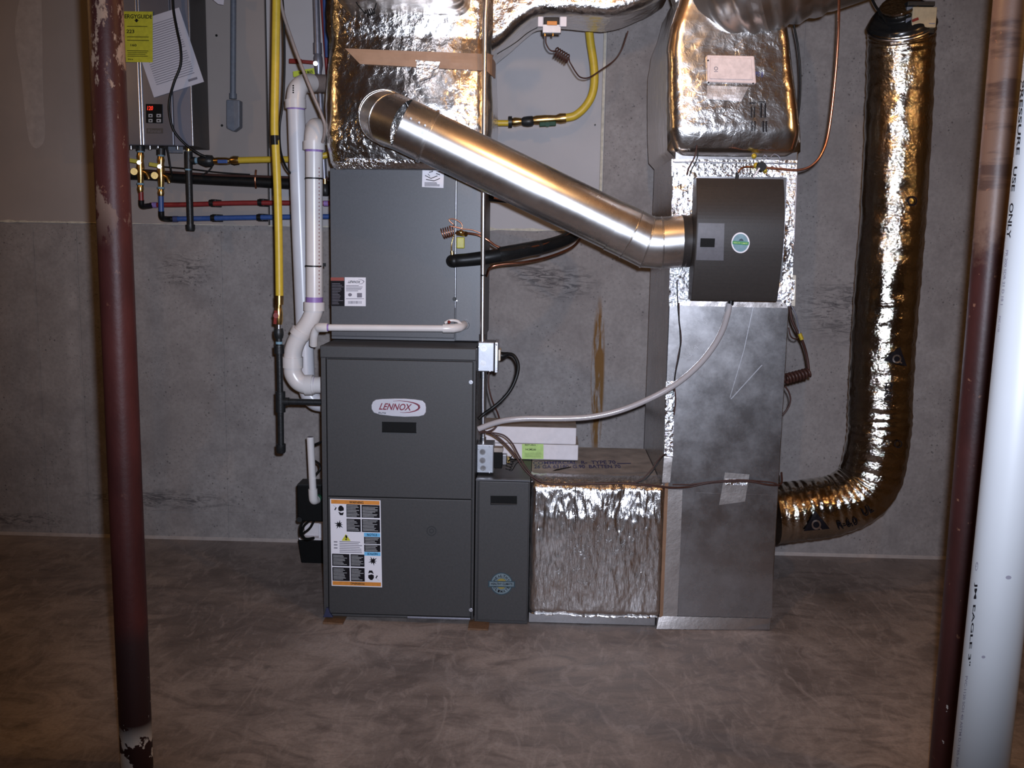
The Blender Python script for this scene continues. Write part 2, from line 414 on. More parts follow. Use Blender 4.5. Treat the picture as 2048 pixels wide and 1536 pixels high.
def cast(tree, px, py, off=.0012, fallback=None):
    d = ray(px, py).normalized(); h = tree.ray_cast(EYE, d)
    if h[0] is None: return fallback
    n = h[1] if h[1].dot(d) < 0 else -h[1]
    return h[0]+n*off*.3-d*off
# flat print: polygons given where they stand on a plane Y or on a surface (tree)
def onto(px, py, where, off): return P(px, py, where-off) if not isinstance(where, BVHTree) else cast(where, px, py, off, None)
def pquad(mb, q, where, off=.0008, mi=0, nu=2, nv=2):
    tl, tr, br, bl = q
    def fn(u, v):
        a = (tl[0]+(tr[0]-tl[0])*u, tl[1]+(tr[1]-tl[1])*u); b = (bl[0]+(br[0]-bl[0])*u, bl[1]+(br[1]-bl[1])*u)
        return onto(a[0]+(b[0]-a[0])*v, a[1]+(b[1]-a[1])*v, where, off)
    pts = [[fn(i/(nu-1), j/(nv-1)) for i in range(nu)] for j in range(nv)]
    for j in range(nv-1):
        for i in range(nu-1):
            c = [pts[j][i], pts[j+1][i], pts[j+1][i+1], pts[j][i+1]]
            if all(x is not None for x in c): mb.add(c, [(0, 1, 2, 3)], mi, isinstance(where, BVHTree))
    return mb
def rect(x0, y0, x1, y1, sl=0): return ((x0, y0), (x1, y0+sl*(x1-x0)), (x1, y1+sl*(x1-x0)), (x0, y1))
def ppoly(mb, pts, where, off=.0008, mi=0):
    w = [onto(x, y, where, off) for x, y in pts]
    if all(q is not None for q in w): mb.add(w, [list(range(len(w)))], mi)
    return mb
def plate(name, q, Y, th, m, parent=None, bevel=0., label=None):   # a plate of real thickness standing on plane Y
    w = [P(x, y, Y) for x, y in q]
    return link(name, MB().prism([x-V((0, th, 0)) for x in w], (0, th, 0)), m, parent, bevel, label)
_txt = {}
def glyphs(body, shear=0.):
    if (body, shear) not in _txt:
        cu = bpy.data.curves.new('t', 'FONT'); cu.body = body; cu.shear = shear; cu.resolution_u = 3; cu.offset = .02
        o = bpy.data.objects.new('t', cu); COL.objects.link(o)
        dg = bpy.context.evaluated_depsgraph_get(); dg.update()
        me = bpy.data.meshes.new_from_object(o.evaluated_get(dg))
        vs = [(v.co.x, v.co.y) for v in me.vertices]; fs = [list(p.vertices) for p in me.polygons]
        bpy.data.objects.remove(o); bpy.data.curves.remove(cu); bpy.data.meshes.remove(me)
        x0 = min(a for a, b in vs); x1 = max(a for a, b in vs); y0 = min(b for a, b in vs); y1 = max(b for a, b in vs)
        _txt[(body, shear)] = ([((a-x0)/(x1-x0), (b-y0)/max(1e-6, y1-y0)) for a, b in vs], fs)
    return _txt[(body, shear)]
def text_mb(mb, body, q, where, off=.0012, shear=0., mi=0):
    vs, fs = glyphs(body, shear); tl, tr, br, bl = q; out = []
    for u, v in vs:
        a = (bl[0]+(br[0]-bl[0])*u, bl[1]+(br[1]-bl[1])*u); b = (tl[0]+(tr[0]-tl[0])*u, tl[1]+(tr[1]-tl[1])*u)
        out.append(onto(a[0]+(b[0]-a[0])*v, a[1]+(b[1]-a[1])*v, where, off))
    fs = [f for f in fs if all(out[i] is not None for i in f)]
    out = [x if x is not None else V((0, 0, -9)) for x in out]
    used = sorted({i for f in fs for i in f}); mp = {a: b for b, a in enumerate(used)}
    if used: mb.add([out[i] for i in used], [[mp[i] for i in f] for f in fs], mi)
    return mb
def lettering(body, q, where, m, parent, off=.0014, shear=0., name='lettering'):
    return link(name, text_mb(MB(), body, q, where, off, shear), m, parent, fix=False)
def ellipse(cx, cy, rx, ry, n=28, a0=0, a1=2*math.pi): return [(cx+rx*math.cos(a0+(a1-a0)*i/n), cy+ry*math.sin(a0+(a1-a0)*i/n)) for i in range(n+(0 if a1-a0 > 6.2 else 1))]
def ring(mb, cx, cy, ro, ri, where, off, mi=0, n=28, yr=1.0):
    for i in range(n):
        a = 2*math.pi*i/n; b = 2*math.pi*(i+1)/n
        ppoly(mb, [(cx+ro*math.cos(a), cy+yr*ro*math.sin(a)), (cx+ri*math.cos(a), cy+yr*ri*math.sin(a)), (cx+ri*math.cos(b), cy+yr*ri*math.sin(b)), (cx+ro*math.cos(b), cy+yr*ro*math.sin(b))], where, off, mi)
    return mb
def print_lines(mb, x0, y0, x1, y1, n, where, off=.0012, sl=0., fill=.45, ragged=.35, mi=0):
    h = (y1-y0)/n
    for i in range(n):
        e = x1-(x1-x0)*random.random()*ragged
        pquad(mb, rect(x0, y0+h*i+h*(1-fill)/2, e, y0+h*i+h*(1+fill)/2, sl), where, off, mi)
    return mb

def rrect(w, d, r, n):        # points and outward normals round a rounded rectangle, starting at front centre, going +x
    hw, hd = w/2, d/2; segs = []
    L = []
    arc = math.pi*r/2
    parts = [('l', (0, -hd), (hw-r, -hd), (0, -1)), ('a', (hw-r, -hd+r), -math.pi/2), ('l', (hw, -hd+r), (hw, hd-r), (1, 0)), ('a', (hw-r, hd-r), 0),
             ('l', (hw-r, hd), (-hw+r, hd), (0, 1)), ('a', (-hw+r, hd-r), math.pi/2), ('l', (-hw, hd-r), (-hw, -hd+r), (-1, 0)), ('a', (-hw+r, -hd+r), math.pi), ('l', (-hw+r, -hd), (0, -hd), (0, -1))]
    ln = [arc if q[0] == 'a' else math.hypot(q[2][0]-q[1][0], q[2][1]-q[1][1]) for q in parts]; tot = sum(ln); out = []
    for i in range(n):
        s = tot*i/n; k = 0
        while k < len(ln)-1 and s > ln[k]: s -= ln[k]; k += 1
        q = parts[k]; f = s/ln[k] if ln[k] else 0
        if q[0] == 'l': out.append((q[1][0]+(q[2][0]-q[1][0])*f, q[1][1]+(q[2][1]-q[1][1])*f, q[3][0], q[3][1]))
        else:
            a = q[2]+f*math.pi/2; out.append((q[1][0]+r*math.cos(a), q[1][1]+r*math.sin(a), math.cos(a), math.sin(a)))
    return out
def crink(q, amp, sc, seed):
    q = V(q)+V((seed*3.7, seed*1.3, seed*2.1))
    a = noise.noise(q*sc*.45); b = 1-abs(noise.noise(q*sc)); c = 1-abs(noise.noise(q*sc*2.3)); d = noise.noise(q*sc*5)
    return amp*(.8*a+.7*b+.40*c+.14*d-.7)
def foil_sleeve(name, w, d, r, axis, secs, amp, sc, seed, m, parent=None, label=None, nper=170, stretch=(1, 1, 1), caps=True, swell=None):
    """secs: (position along axis, centre a, centre b, scale w, scale d, puff); axis 'z': plan is x,y; axis 'x': plan is y(-front),z"""
    mb = MB(); ring_pts = rrect(w, d, r, nper); vs = []
    for (s, ca, cb, kw, kd, puff) in secs:
        for (x, y, nx, ny) in ring_pts:
            X, Y = ca+x*kw, cb+y*kd
            if axis == 'z': q = V((X, Y, s)); nrm = V((nx, ny, 0))
            elif axis == 'x': q = V((s, Y, X)); nrm = V((0, ny, nx))
            else: q = V((X, s, Y)); nrm = V((nx, 0, ny))
            e = puff+crink(V((q.x*stretch[0], q.y*stretch[1], q.z*stretch[2])), amp, sc, seed)
            if swell: e += swell(q, nrm)
            vs.append(q+nrm*e)
    n = len(ring_pts); fs = []
    for j in range(len(secs)-1):
        for i in range(n): fs.append((j*n+i, j*n+(i+1) % n, (j+1)*n+(i+1) % n, (j+1)*n+i))
    mb.add(vs, fs, 0, True)
    if caps:
        mb.f.append(list(reversed(range(n)))); mb.mi.append(0); mb.sm.append(False)
        k = (len(secs)-1)*n; mb.f.append([k+i for i in range(n)]); mb.mi.append(0); mb.sm.append(False)
    return link(name, mb, m, parent, 0, label)
def lerp_secs(keys, step):
    out = []
    for a, b in zip(keys, keys[1:]):
        n = max(1, int(round(abs(b[0]-a[0])/step)))
        for i in range(n): t = i/n; out.append(tuple(x+(y-x)*t for x, y in zip(a, b)))
    out.append(keys[-1]); return out
def helix(a, b, r, turns, per=14, lead=0):
    a = V(a); b = V(b); t = (b-a).normalized(); x = t.orthogonal().normalized(); y = t.cross(x); out = []
    n = int(turns*per)
    for i in range(n+1):
        th = 2*math.pi*i/per; out.append(a+(b-a)*(i/n)+x*r*math.cos(th)+y*r*math.sin(th))
    return out
# ================================================================ the room
YW = 4.83
XL, XR, YB, ZC = -4.6, 4.6, -2.6, 2.97
ZL = 1.572                                        # top of the low concrete
XJ = P(1205, 400, YW).x
struct('floor', MB().box((XL-.1, YB-.1, -.1), (XR+.1, YW+.2, 0)), M['floor'])
wb = MB(); wb.prism([(XL, YW, 0), (XR, YW, 0), (XR, YW, ZC), (XJ, YW, ZC), (XJ, YW, ZL), (XL, YW, ZL)], (0, .2, 0))
wall = struct('wall_back', wb, M['wall'])
struct('wall_left', MB().box((XL-.1, YB, 0), (XL, YW, ZC)), M['wall'])
struct('wall_right', MB().box((XR, YB, 0), (XR+.1, YW, ZC)), M['wall'])
struct('wall_front', MB().box((XL, YB-.1, 0), (XR, YB, ZC)), M['wall'])
ce = struct('ceiling', MB().box((XL-.1, YB-.1, ZC), (XR+.1, YW+.2, ZC+.04)), M['ply'])
for i in range(19):
    x = XL+.3+i*.48
    if x < XR-.1: link('joist', MB().box((x-.019, YB, ZC-.235), (x+.019, YW-.02, ZC-.001)), M['wood'], ce)
XS = P(534, 300, YW).x
d1 = link('drywall_board', MB().box((XL, YW+.008, ZL), (XS-.003, YW+.03, ZC)), M['tan_board'], wall, label='tan drywall board left of the vertical joint')
d2 = link('drywall_board', MB().box((XS+.003, YW+.022, ZL), (XJ, YW+.04, ZC)), M['grey_board'], wall, label='pale grey drywall board behind the ducts')
jc = [P(x, y, YW+.0075) for x, y in ((45, -30), (78, -30), (84, 40), (86, 180), (90, 270), (76, 296), (60, 285), (52, 240), (42, 150), (30, 60))]
jc = spline(jc+[jc[0]], 5)[:-1]
link('joint_compound', MB().prism(jc, (0, .0006, 0)), M['compound'], wall, label='pale vertical smear of joint compound')
for px, y0, y1, wd in ((65, 455, 1062, .005), (151, 455, 1068, .008), (441, 460, 1080, .005), (1197, 470, 905, .007), (1613, 40, 1100, .004)):
    a = P(px, y0, YW); b = P(px-(y1-y0)*.0 , y1, YW); x = (a.x)
    link('form_joint', MB().box((x-wd/2, YW-.003, max(.01, b.z)), (x+wd/2, YW+.002, a.z)), M['wall'], wall)
a = P(295, 1021, YW); b = P(600, 1033, YW)
link('form_joint', MB().box((a.x, YW-.0025, a.z-.003), (b.x, YW+.002, a.z+.003)), M['wall'], wall)
link('corner_bead', MB().box((XJ-.016, YW-.006, ZL), (XJ-.004, YW+.03, ZC)), M['sealant'], wall)
# ragged line of sealant on top of the low wall, and the dust line at its foot
tr = MB()
def foam(x0, x1, th):
    n = int((x1-x0)/.012)
    top = [(x0+(x1-x0)*i/n, th*(.5+.7*noise.noise(V((i*.21, th*90, 0))))) for i in range(n+1)]
    for (xa, ha), (xb, hb) in zip(top, top[1:]):
        ha, hb = max(.001, ha), max(.001, hb)
        tr.hexa([(xa, YW-.006, ZL-ha*.5), (xb, YW-.006, ZL-hb*.5), (xb, YW+.008, ZL-hb*.5), (xa, YW+.008, ZL-ha*.5), (xa, YW-.006, ZL+ha), (xb, YW-.006, ZL+hb), (xb, YW+.008, ZL+hb), (xa, YW+.008, ZL+ha)])
foam(-2.75, -2.05, .012); foam(-2.0, -1.4, .003); foam(XS, -.9, .007); foam(-.3, XJ, .016)
struct('trim_1', tr, M['sealant'])
tr2 = MB(); tr2.prism([(XL, YW, 0), (XL, YW-.013, 0), (XL, YW, .014)], (XR-XL, 0, 0)); struct('baseboard_back', tr2, M['compound'])
# ================================================================ steel columns and the loose white pipe
def column(name, x, y, m, label):
    t = thing(name, label, 'column', (x, y, 0))
    mb = MB().tube([(x, y, i*(ZC-.248)/30) for i in range(31)], .0445, 32); link('shaft', mb, m, t)
    link('cap_plate', MB().box((x-.075, y-.075, ZC-.248), (x+.075, y+.075, ZC-.236)), m, t, .002)
YC = 2.65
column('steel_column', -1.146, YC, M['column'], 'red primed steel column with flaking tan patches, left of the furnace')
xc = sum(P(a, b, YC).x for a, b in ((1958.5, 420), (1911, 900), (1857, 1536)))/3+.0445
column('steel_column', xc, YC, M['column2'], 'tan and maroon scraped steel column beside the big white pipe')
YP = 1.62
a = P(2021, 420, YP); b = P(1907, 1536, YP); dv = (a-b)/(a.z-b.z)
o0 = b+dv*(0-b.z)+V((.0445, 0, 0)); o1 = b+dv*(2.7-b.z)+V((.0445, 0, 0))
tp = thing('pvc_pipe', 'thick bright white plastic pipe standing nearest the camera at right edge', 'pipe', o0)
pw = link('barrel', MB().tube([o0+(o1-o0)*(i/12) for i in range(13)], .0445, 48), M['pvc_front'], tp)
bw = bvh(pw)
def side_text(body, x0, y0, x1, y1, w, mat):    # reads down the pipe
    dx, dy = x1-x0, y1-y0
    lettering(body, ((x0+w, y0), (x1+w, y1), (x1, y1), (x0, y0)), bw, mat, tp, .0008)
side_text('PRESSURE', 2042, 160, 2032, 310, 7, M['ink']); side_text('USE', 2028, 333, 2022, 383, 7, M['ink']); side_text('ONLY', 2020, 406, 2013, 477, 8, M['ink'])
side_text('PR 200 SDR 21 D 18 1', 2012, 500, 2001, 610, 5, M['inkfaint']); side_text('PVC 1120', 1998, 632, 1995, 664, 4, M['inkfaint'])
side_text('®', 1951.5, 1124, 1949.5, 1142, 6, M['inkfaint']); side_text('JM EAGLE 3"', 1949, 1165, 1933.5, 1332, 7, M['ink']); side_text('PVC-1120 SCH 40 ASTM D-1785 NSF', 1931, 1352, 1911, 1534, 5, M['inkfaint'])
for cx, cy, rx, ry in ((2017, 1155, 6, 4), (1967, 1314, 4, 3)):
    link('scuff', ppoly(MB(), ellipse(cx, cy, rx, ry, 9), bw, .0007), M['inkfaint'], tp, fix=False)
# ================================================================ furnace
YF = 3.82
fx0 = P(641, 690, YF).x; fx1 = P(950, 900, YF).x; fzt = 1.112; fzb = .018; FD = 4.56
fu = thing('furnace', 'tall grey gas furnace cabinet with oval silver badge and warning label', 'furnace', ((fx0+fx1)/2, (YF+FD)/2, 0))
fc = MB(); fc.box((fx0, YF+.006, fzb), (fx0+.003, FD, fzt)); fc.box((fx1-.003, YF+.006, fzb), (fx1, FD, fzt)); fc.box((fx0, YF+.012, fzt-.003), (fx1, FD, fzt)); fc.box((fx0, FD-.003, fzb), (fx1, FD, fzt)); fc.box((fx0, YF+.04, fzb), (fx1, FD, fzb+.003))
fc.box((fx0, YF+.02, fzb), (fx1, YF+.03, fzt))
link('casing', fc, M['paint'], fu)
link('side_flange', MB().box((fx0, YF, fzb), (fx0+.019, YF+.025, fzt-.045)), M['paint'], fu, .002)
link('side_flange', MB().box((fx1-.008, YF, fzb), (fx1, YF+.025, fzt-.045)), M['paint'], fu, .002)
link('top_rail', MB().box((fx0-.002, YF-.003, fzt-.046), (fx1+.002, YF+.03, fzt+.002)), M['paint'], fu, .004)
zs = P(800, 996, YF).z; zb = P(800, 1232, YF).z
ud = link('upper_door', MB().box((fx0+.022, YF-.002, zs+.0015), (fx1-.011, YF+.018, fzt-.05)), M['paint'], fu, .003)
ld = link('lower_door', MB().box((fx0+.022, YF-.002, zb+.004), (fx1-.011, YF+.018, zs-.0015)), M['paint'], fu, .003)
link('base_rail', MB().box((fx0+.02, YF-.0, fzb), (fx1-.01, YF+.02, zb+.001)), M['paint'], fu, .002)
link('drip_rail', MB().box((P(815, 1230, YF).x, YF-.006, fzb+.002), (fx1-.011, YF-.0005, zb+.001)), M['steelgrey'], fu, .001, 'bare metal strip along the bottom rail')
for px, py in ((942, 764), (942, 1219)):
    q = P(px, py, YF-.002); s_ = link('latch_screw', MB().cyl(q, q-V((0, .010, 0)), .0055, .004, 12).cyl(q-V((0, .004, 0)), q-V((0, .005, 0)), .008, seg=12), M['steel'], fu)
YD = YF-.002
link('handle_recess', pquad(MB(), rect(764, 843.5, 832.5, 864.5, .02), YD, .0012), M['void'], ud, fix=False, label='black pull recess')
hb = MB(); hb.box(P(764, 844, YD)-V((0, .004, 0)), P(833, 846.5, YD)); hb.box(P(764, 863, YD)-V((0, .004, 0)), P(833, 866, YD)); link('recess_lip', hb, M['void'], ud)
# oval badge
bo = [(752, 799), (765, 797.6), (790, 796.8), (810, 797), (830, 798.5), (845, 801), (851, 807), (852.5, 815), (852, 824), (848, 830), (838, 832.5), (810, 833.5), (785, 832), (760, 829), (748, 825), (743.5, 818), (743, 810), (746, 803)]
bd = link('badge', MB().prism([P(x, y, YD)-V((0, .005, 0)) for x, y in bo], (0, .005, 0)), M['silver'], fu, .002, 'silver oval maker badge')
YBg = YD-.0052
lettering('LENNOX', ((760, 806), (824, 808), (824, 821.3), (757.5, 819.5)), YBg, M['maroon'], bd, .0008, .28)
sw = MB()
arc = [(786, 802.2, .5), (800, 801.6, .9), (815, 803, 1.3), (828, 806, 2.0), (836, 809.5, 3.0), (839, 813.5, 3.6), (837, 818, 3.0), (830, 822, 2.0), (819, 824.6, 1.3), (808, 825.2, .8), (800, 824.6, .4)]
for (x0, y0, w0), (x1, y1, w1) in zip(arc, arc[1:]):
    dx, dy = x1-x0, y1-y0; l = math.hypot(dx, dy); nx, ny = -dy/l, dx/l
    ppoly(sw, [(x0+nx*w0*.6, y0+ny*w0*.6), (x1+nx*w1*.6, y1+ny*w1*.6), (x1-nx*w1*.6, y1-ny*w1*.6), (x0-nx*w0*.6, y0-ny*w0*.6)], YBg, .0008)
link('swoosh', sw, M['maroon'], bd, fix=False)
lettering('ELITE', ((757, 823.8), (772, 824.8), (772, 828), (757, 827)), YBg, M['ink'], bd, .0008, .1)
# stamped emblem on lower door
link('stamped_emblem', ring(ring(MB(), 863, 1062, 10, 8, YD, .0012), 863, 1062, 5, 3, YD, .0012), M['paint_dk'], ld, fix=False)
# warning label
WL = lambda u, v: (660+u*101+v*3.2, 997.5+v*174+u*3.2)      # u,v in 0..1 on the label
def wr(mb, u0, v0, u1, v1, off=.0014, mi=0): return ppoly(mb, [WL(u0, v0), WL(u0, v1), WL(u1, v1), WL(u1, v0)], YD, off, mi)
wl = link('warning_label', wr(MB(), 0, 0, 1, 1, .0008), M['white'], fu, fix=False, label='white warning label with orange bands and black panels')
link('orange_band', wr(MB(), .02, .008, .98, .055), M['orange'], wl, fix=False); link('orange_band', wr(MB(), .02, .945, .98, .99), M['orange'], wl, fix=False)
bk = MB()
for r_ in ((.32, .058, .60, .205), (.62, .058, .98, .205), (.32, .222, .60, .37), (.62, .222, .98, .37), (.66, .425, .98, .505), (.66, .515, .98, .595), (.02, .63, .365, .77), (.385, .63, .66, .77), (.02, .785, .365, .94), (.385, .785, .66, .94)): wr(bk, *r_)
link('black_panel', bk, M['ink'], wl, fix=False, kind='stuff'); 
link('blue_band', wr(MB(), .66, .378, .98, .422), M['cyan'], wl, fix=False); link('blue_band', wr(MB(), .66, .598, .98, .64), M['cyan'], wl, fix=False)
gl = MB()
for r_ in ((.33, .065, .58, .2, 8, 0), (.64, .075, .95, .2, 9, 0), (.33, .23, .58, .36, 8, 0), (.64, .23, .95, .36, 9, 0), (.68, .43, .96, .50, 4, 0), (.68, .52, .96, .59, 4, 0), (.04, .64, .35, .76, 8, 0), (.40, .64, .645, .76, 8, 0), (.04, .795, .35, .93, 9, 0), (.40, .795, .645, .93, 9, 0)):
    n = r_[4]; h = (r_[3]-r_[1])/n
    for i in range(n): wr(gl, r_[0], r_[1]+h*(i+.28), r_[2]-(r_[2]-r_[0])*random.random()*.45, r_[1]+h*(i+.68), .0019)
link('printed_lines', gl, M['inkwhite'], wl, fix=False, kind='stuff')
gd = MB()
for i in range(7): wr(gd, .17, .485+i*.02, .62-.1*random.random(), .493+i*.02)
for i in range(3): wr(gd, .06, .487+i*.035, .13, .50+i*.035)
link('fine_print', gd, M['inkfaint'], wl, fix=False, kind='stuff')
def wpoly(mb, pts, off=.0014): return ppoly(mb, [WL(u, v) for u, v in pts], YD, off)
wpoly_tri = wpoly(MB(), [(.30, .40), (.215, .478), (.395, .478)]); link('caution_triangle', wpoly_tri, M['ylabel'], wl, fix=False)
ex = MB(); wpoly(ex, [(.285, .415), (.30, .45), (.325, .45), (.33, .415)], .0019); wpoly(ex, [(.29, .458), (.29, .47), (.32, .47), (.32, .458)], .0019)
link('exclamation_mark', ex, M['ink'], wl, fix=False)
def pict(cu, cv, flip):
    f = lambda pts: [(cu+(-1 if flip else 1)*a, cv+(-1 if flip else 1)*b) for a, b in pts]
    m1 = MB()
    wpoly(m1, f([(.02, -.055), (-.01, -.03), (-.01, 0), (.03, .012), (.10, .0), (.10, -.03), (.06, -.055)])); wpoly(m1, f([(-.01, .015), (.02, .055), (.08, .055), (.10, .02), (.05, .03)]))
    for (a, b) in (((-.12, -.06), (-.06, -.035)), ((-.06, -.035), (-.09, -.005)), ((-.09, -.005), (-.03, .012))):
        wpoly(m1, f([a, (a[0]+.02, a[1]+.006), (b[0]+.02, b[1]+.006), b]))
    return m1
link('shock_pictogram', pict(.17, .13, False), M['ink'], wl, fix=False); link('shock_pictogram', pict(.83, .865, True), M['ink'], wl, fix=False)
def burst(cu, cv, s):
    o = MB(); n = 9
    pts = []
    for i in range(n*2):
        a = math.pi*2*i/(n*2); r = (.105 if i % 2 == 0 else .045)*(1.0 if (i//2) % 2 else .75)
        pts.append((cu+r*math.cos(a), cv+s*r*.55*math.sin(a)))
    for i in range(n*2): wpoly(o, [(cu, cv), pts[i], pts[(i+1) % (2*n)]])
    return o
link('blast_pictogram', burst(.17, .295, 1), M['ink'], wl, fix=False); link('blast_pictogram', burst(.83, .70, -1), M['ink'], wl, fix=False)
def wtext(body, u0, v0, u1, v1, rev=False):
    q = [WL(u0, v0), WL(u1, v0), WL(u1, v1), WL(u0, v1)]
    if rev: q = [q[2], q[3], q[0], q[1]]
    link('lettering', text_mb(MB(), body, q, YD, .0021), M['ink'], wl, fix=False)
wtext('WARNING', .38, .018, .66, .046); wtext('WARNING', .38, .955, .66, .98, True); wtext('NOTICE', .72, .386, .92, .414); wtext('NOTICE', .72, .606, .92, .632, True)
# shims
def shim(name, px0, px1, py, m, label):
    a = PF(px0, py+6); b = PF(px1, py+6); y = a.y
    return tag(link(name, MB().prism([(a.x, y-.008, 0), (b.x, y-.008, 0), (b.x, y-.008, .006), (a.x, y-.008, .009)], (0, .10, 0)), m, None, .001), label, 'shim')
shim('wood_shim', 646, 687, 1241, M['woodshim'], 'thin cedar shim under the left front corner of the furnace')
shim('wood_shim', 936, 977, 1253, M['woodshim'], 'thin cedar shim under the right front corner of the furnace')
q0 = P(646, 1236, YF-.012); q1 = P(666, 1236, YF-.012); zt = P(656, 1214, YF).z
tag(link('plastic_wedge', MB().prism([(q0.x, YF-.014, .018), (q1.x, YF-.014, .018), (q1.x-.012, YF-.014, .035), (q0.x+.021, YF-.014, zt), (q0.x+.013, YF-.014, zt), (q0.x+.010, YF-.014, .04)], (0, .013, 0)), M['blueshim'], None, .001), 'dark blue plastic wedge at the furnace lower left corner', 'wedge')
# ================================================================ coil cabinet on the furnace
YCo = 4.06; cx0 = P(661, 500, YCo).x; cx1 = P(966, 500, YCo).x; czb = fzt+.003; czt = P(780, 338, YCo).z; CD = 4.55
cc = thing('coil_cabinet', 'blue grey sheet metal coil cabinet standing on top of the furnace', 'coil cabinet', ((cx0+cx1)/2, (YCo+CD)/2, czb))
link('casing', MB().box((cx0, YCo+.004, czb), (cx1, CD, czt)), M['coilgrey'], cc, .002)
xs = P(912, 450, YCo).x
fp = link('front_panel', MB().box((cx0+.001, YCo-.004, czb+.012), (xs-.002, YCo+.004, czt)), M['coilgrey'], cc, .002)
sp_ = link('side_panel', MB().box((xs+.002, YCo-.002, czb+.002), (cx1-.001, YCo+.004, czt)), M['coil_l'], cc, .002)
link('panel_seam', MB().box((xs-.0012, YCo-.006, P(912, 615, YCo).z), (xs+.0008, YCo+.002, czt)), M['steel'], cc, .0005, 'bright folded edge between the panels')
link('front_strip', MB().box((cx0+.001, YCo-.002, czb), (xs-.002, YCo+.004, czb+.01)), M['coil_l'], cc, .001)
YL = YCo-.004
lb = link('rating_label', pquad(MB(), rect(689.5, 554.5, 731.5, 612, .01), YL), M['white'], cc, fix=False, label='white rating label with maker name')
lettering('LENNOX', ((697, 561), (721, 561.5), (721, 566.5), (695.5, 566)), YL, M['ink'], lb, .0014, .28)
sw = MB()
for (x0, y0, w0), (x1, y1, w1) in zip([(716, 558.5, .3), (723, 559.5, .8), (728.5, 563, 1.8), (724, 567.6, .8)], [(723, 559.5, .8), (728.5, 563, 1.8), (724, 567.6, .8), (717, 568, .3)]):
    ppoly(sw, [(x0, y0-w0*.6), (x0, y0+w0*.6), (x1, y1+w1*.6), (x1, y1-w1*.6)], YL, .0014)
print_lines(sw, 692, 570, 727, 583, 5, YL, .0014); ppoly(sw, ellipse(700, 589.5, 4, 3.4, 12), YL, .0014); pquad(sw, rect(714, 586, 724, 595), YL, .0014); pquad(sw, rect(692, 597, 728, 598), YL, .0014)
for i in range(16): x = 696+i*1.75; pquad(sw, rect(x, 602, x+.6+.6*random.random(), 607.5), YL, .0014)
link('printed_marks', sw, M['inkfaint'], lb, fix=False, kind='stuff')
lk = link('caution_label', pquad(MB(), rect(661.5, 561.5, 688.5, 612, .01), YL), M['ink'], cc, fix=False, label='black caution label with red header')
link('red_header', pquad(MB(), rect(661.5, 554.8, 688, 561.5), YL, .0012), M['darkred'], lk, fix=False)
link('printed_lines', print_lines(MB(), 664, 566, 687, 609, 14, YL, .0014, 0, .3, .5), M['inkfaint'], lk, fix=False, kind='stuff')
q = P(909, 598, YL); link('plug', MB().cyl(q, q-V((0, .012, 0)), .008, .007, 12), M['black'], cc)
q = P(914, 601, YL); link('screw', MB().cyl(q, q-V((0, .008, 0)), .004, .003, 10), M['steel'], cc)
q = P(905, 652, YCo); link('drain_flange', MB().cyl(P(930, 650, YCo), P(930, 650, YCo)-V((0, .006, 0)), .019, .017, 20), M['coil_l'], cc)
# supply plenum wrapped in foil on top of the coil
sx0, sx1 = cx0-.004, cx1+.022; sy0, sy1 = 4.02, 4.64
pl = thing('supply_plenum', 'crumpled foil wrapped supply plenum rising from the coil cabinet', 'duct', ((sx0+sx1)/2, 4.3, czt))
keys = [(czt-.006, (sx0+sx1)/2, (sy0+sy1)/2, 1, 1, -.022), (czt+.02, (sx0+sx1)/2, (sy0+sy1)/2, 1, 1, -.008), (czt+.10, (sx0+sx1)/2, (sy0+sy1)/2, 1, 1, .004), (2.05, (sx0+sx1)/2, (sy0+sy1)/2, 1, 1, .006), (2.30, (sx0+sx1)/2, (sy0+sy1)/2, 1, 1, -.004), (2.335, (sx0+sx1)/2, (sy0+sy1)/2, 1, 1, .006), (2.72, (sx0+sx1)/2, (sy0+sy1)/2, 1, 1, .0)]
def plenum_swell(q, n):
    if n.y > -.3: return 0
    x = (q.x-(sx0+sx1)/2)/((sx1-sx0)/2); z0, z1 = (czt, 2.20) if q.z < 2.20 else ((2.20, 2.335) if q.z < 2.335 else (2.335, 2.8))
    k = (q.z-z0)/(z1-z0)
    return (-.13*max(0, q.z-2.205) if q.z < 2.335 else -.017)+.038*(1-x*x)+(.030 if q.z < 2.2 else .012)*(z1-z0)*4*k*(1-k)*(1-.5*x*x)
pf = foil_sleeve('foil_wrap', sx1-sx0, sy1-sy0, .06, 'z', lerp_secs(keys, .009), .0055, 9, 1, M['foil'], pl, nper=230, swell=plenum_swell)
bp = bvh(pf)
link('kraft_tape', pquad(MB(), ((690, 97), (972, 108), (972, 142), (720, 128)), bp, .005, 0, 40, 6), M['kraft'], pl, label='brown paper strip where foil is torn', fix=False)
link('kraft_tape', pquad(MB(), ((972, 106), (991, 112), (990, 158), (972, 142)), bp, .006, 0, 6, 8), M['kraft'], pl, fix=False, label='brown paper strip turning the corner')
link('foil_tape', pquad(MB(), ((832, 120), (880, 124), (875, 150), (835, 165)), bp, .007, 0, 10, 10), M['foil_tape'], pl, fix=False)
link('foil_tape', pquad(MB(), ((662, 322), (690, 325), (690, 343), (662, 345)), bp, .005, 0, 6, 6), M['foil_tape'], pl, fix=False)
link('foil_tape', pquad(MB(), ((690, 316), (985, 326), (985, 338), (690, 336)), bp, .005, 0, 30, 4), M['foil_tape'], pl, fix=False)
st = plate('sticker', ((845, 336.5), (888, 338), (887, 376), (844, 374)), YCo-.006, .0015, M['white'], cc, 0, 'small white diagram sticker')
mk = MB(); YS = YCo-.0075
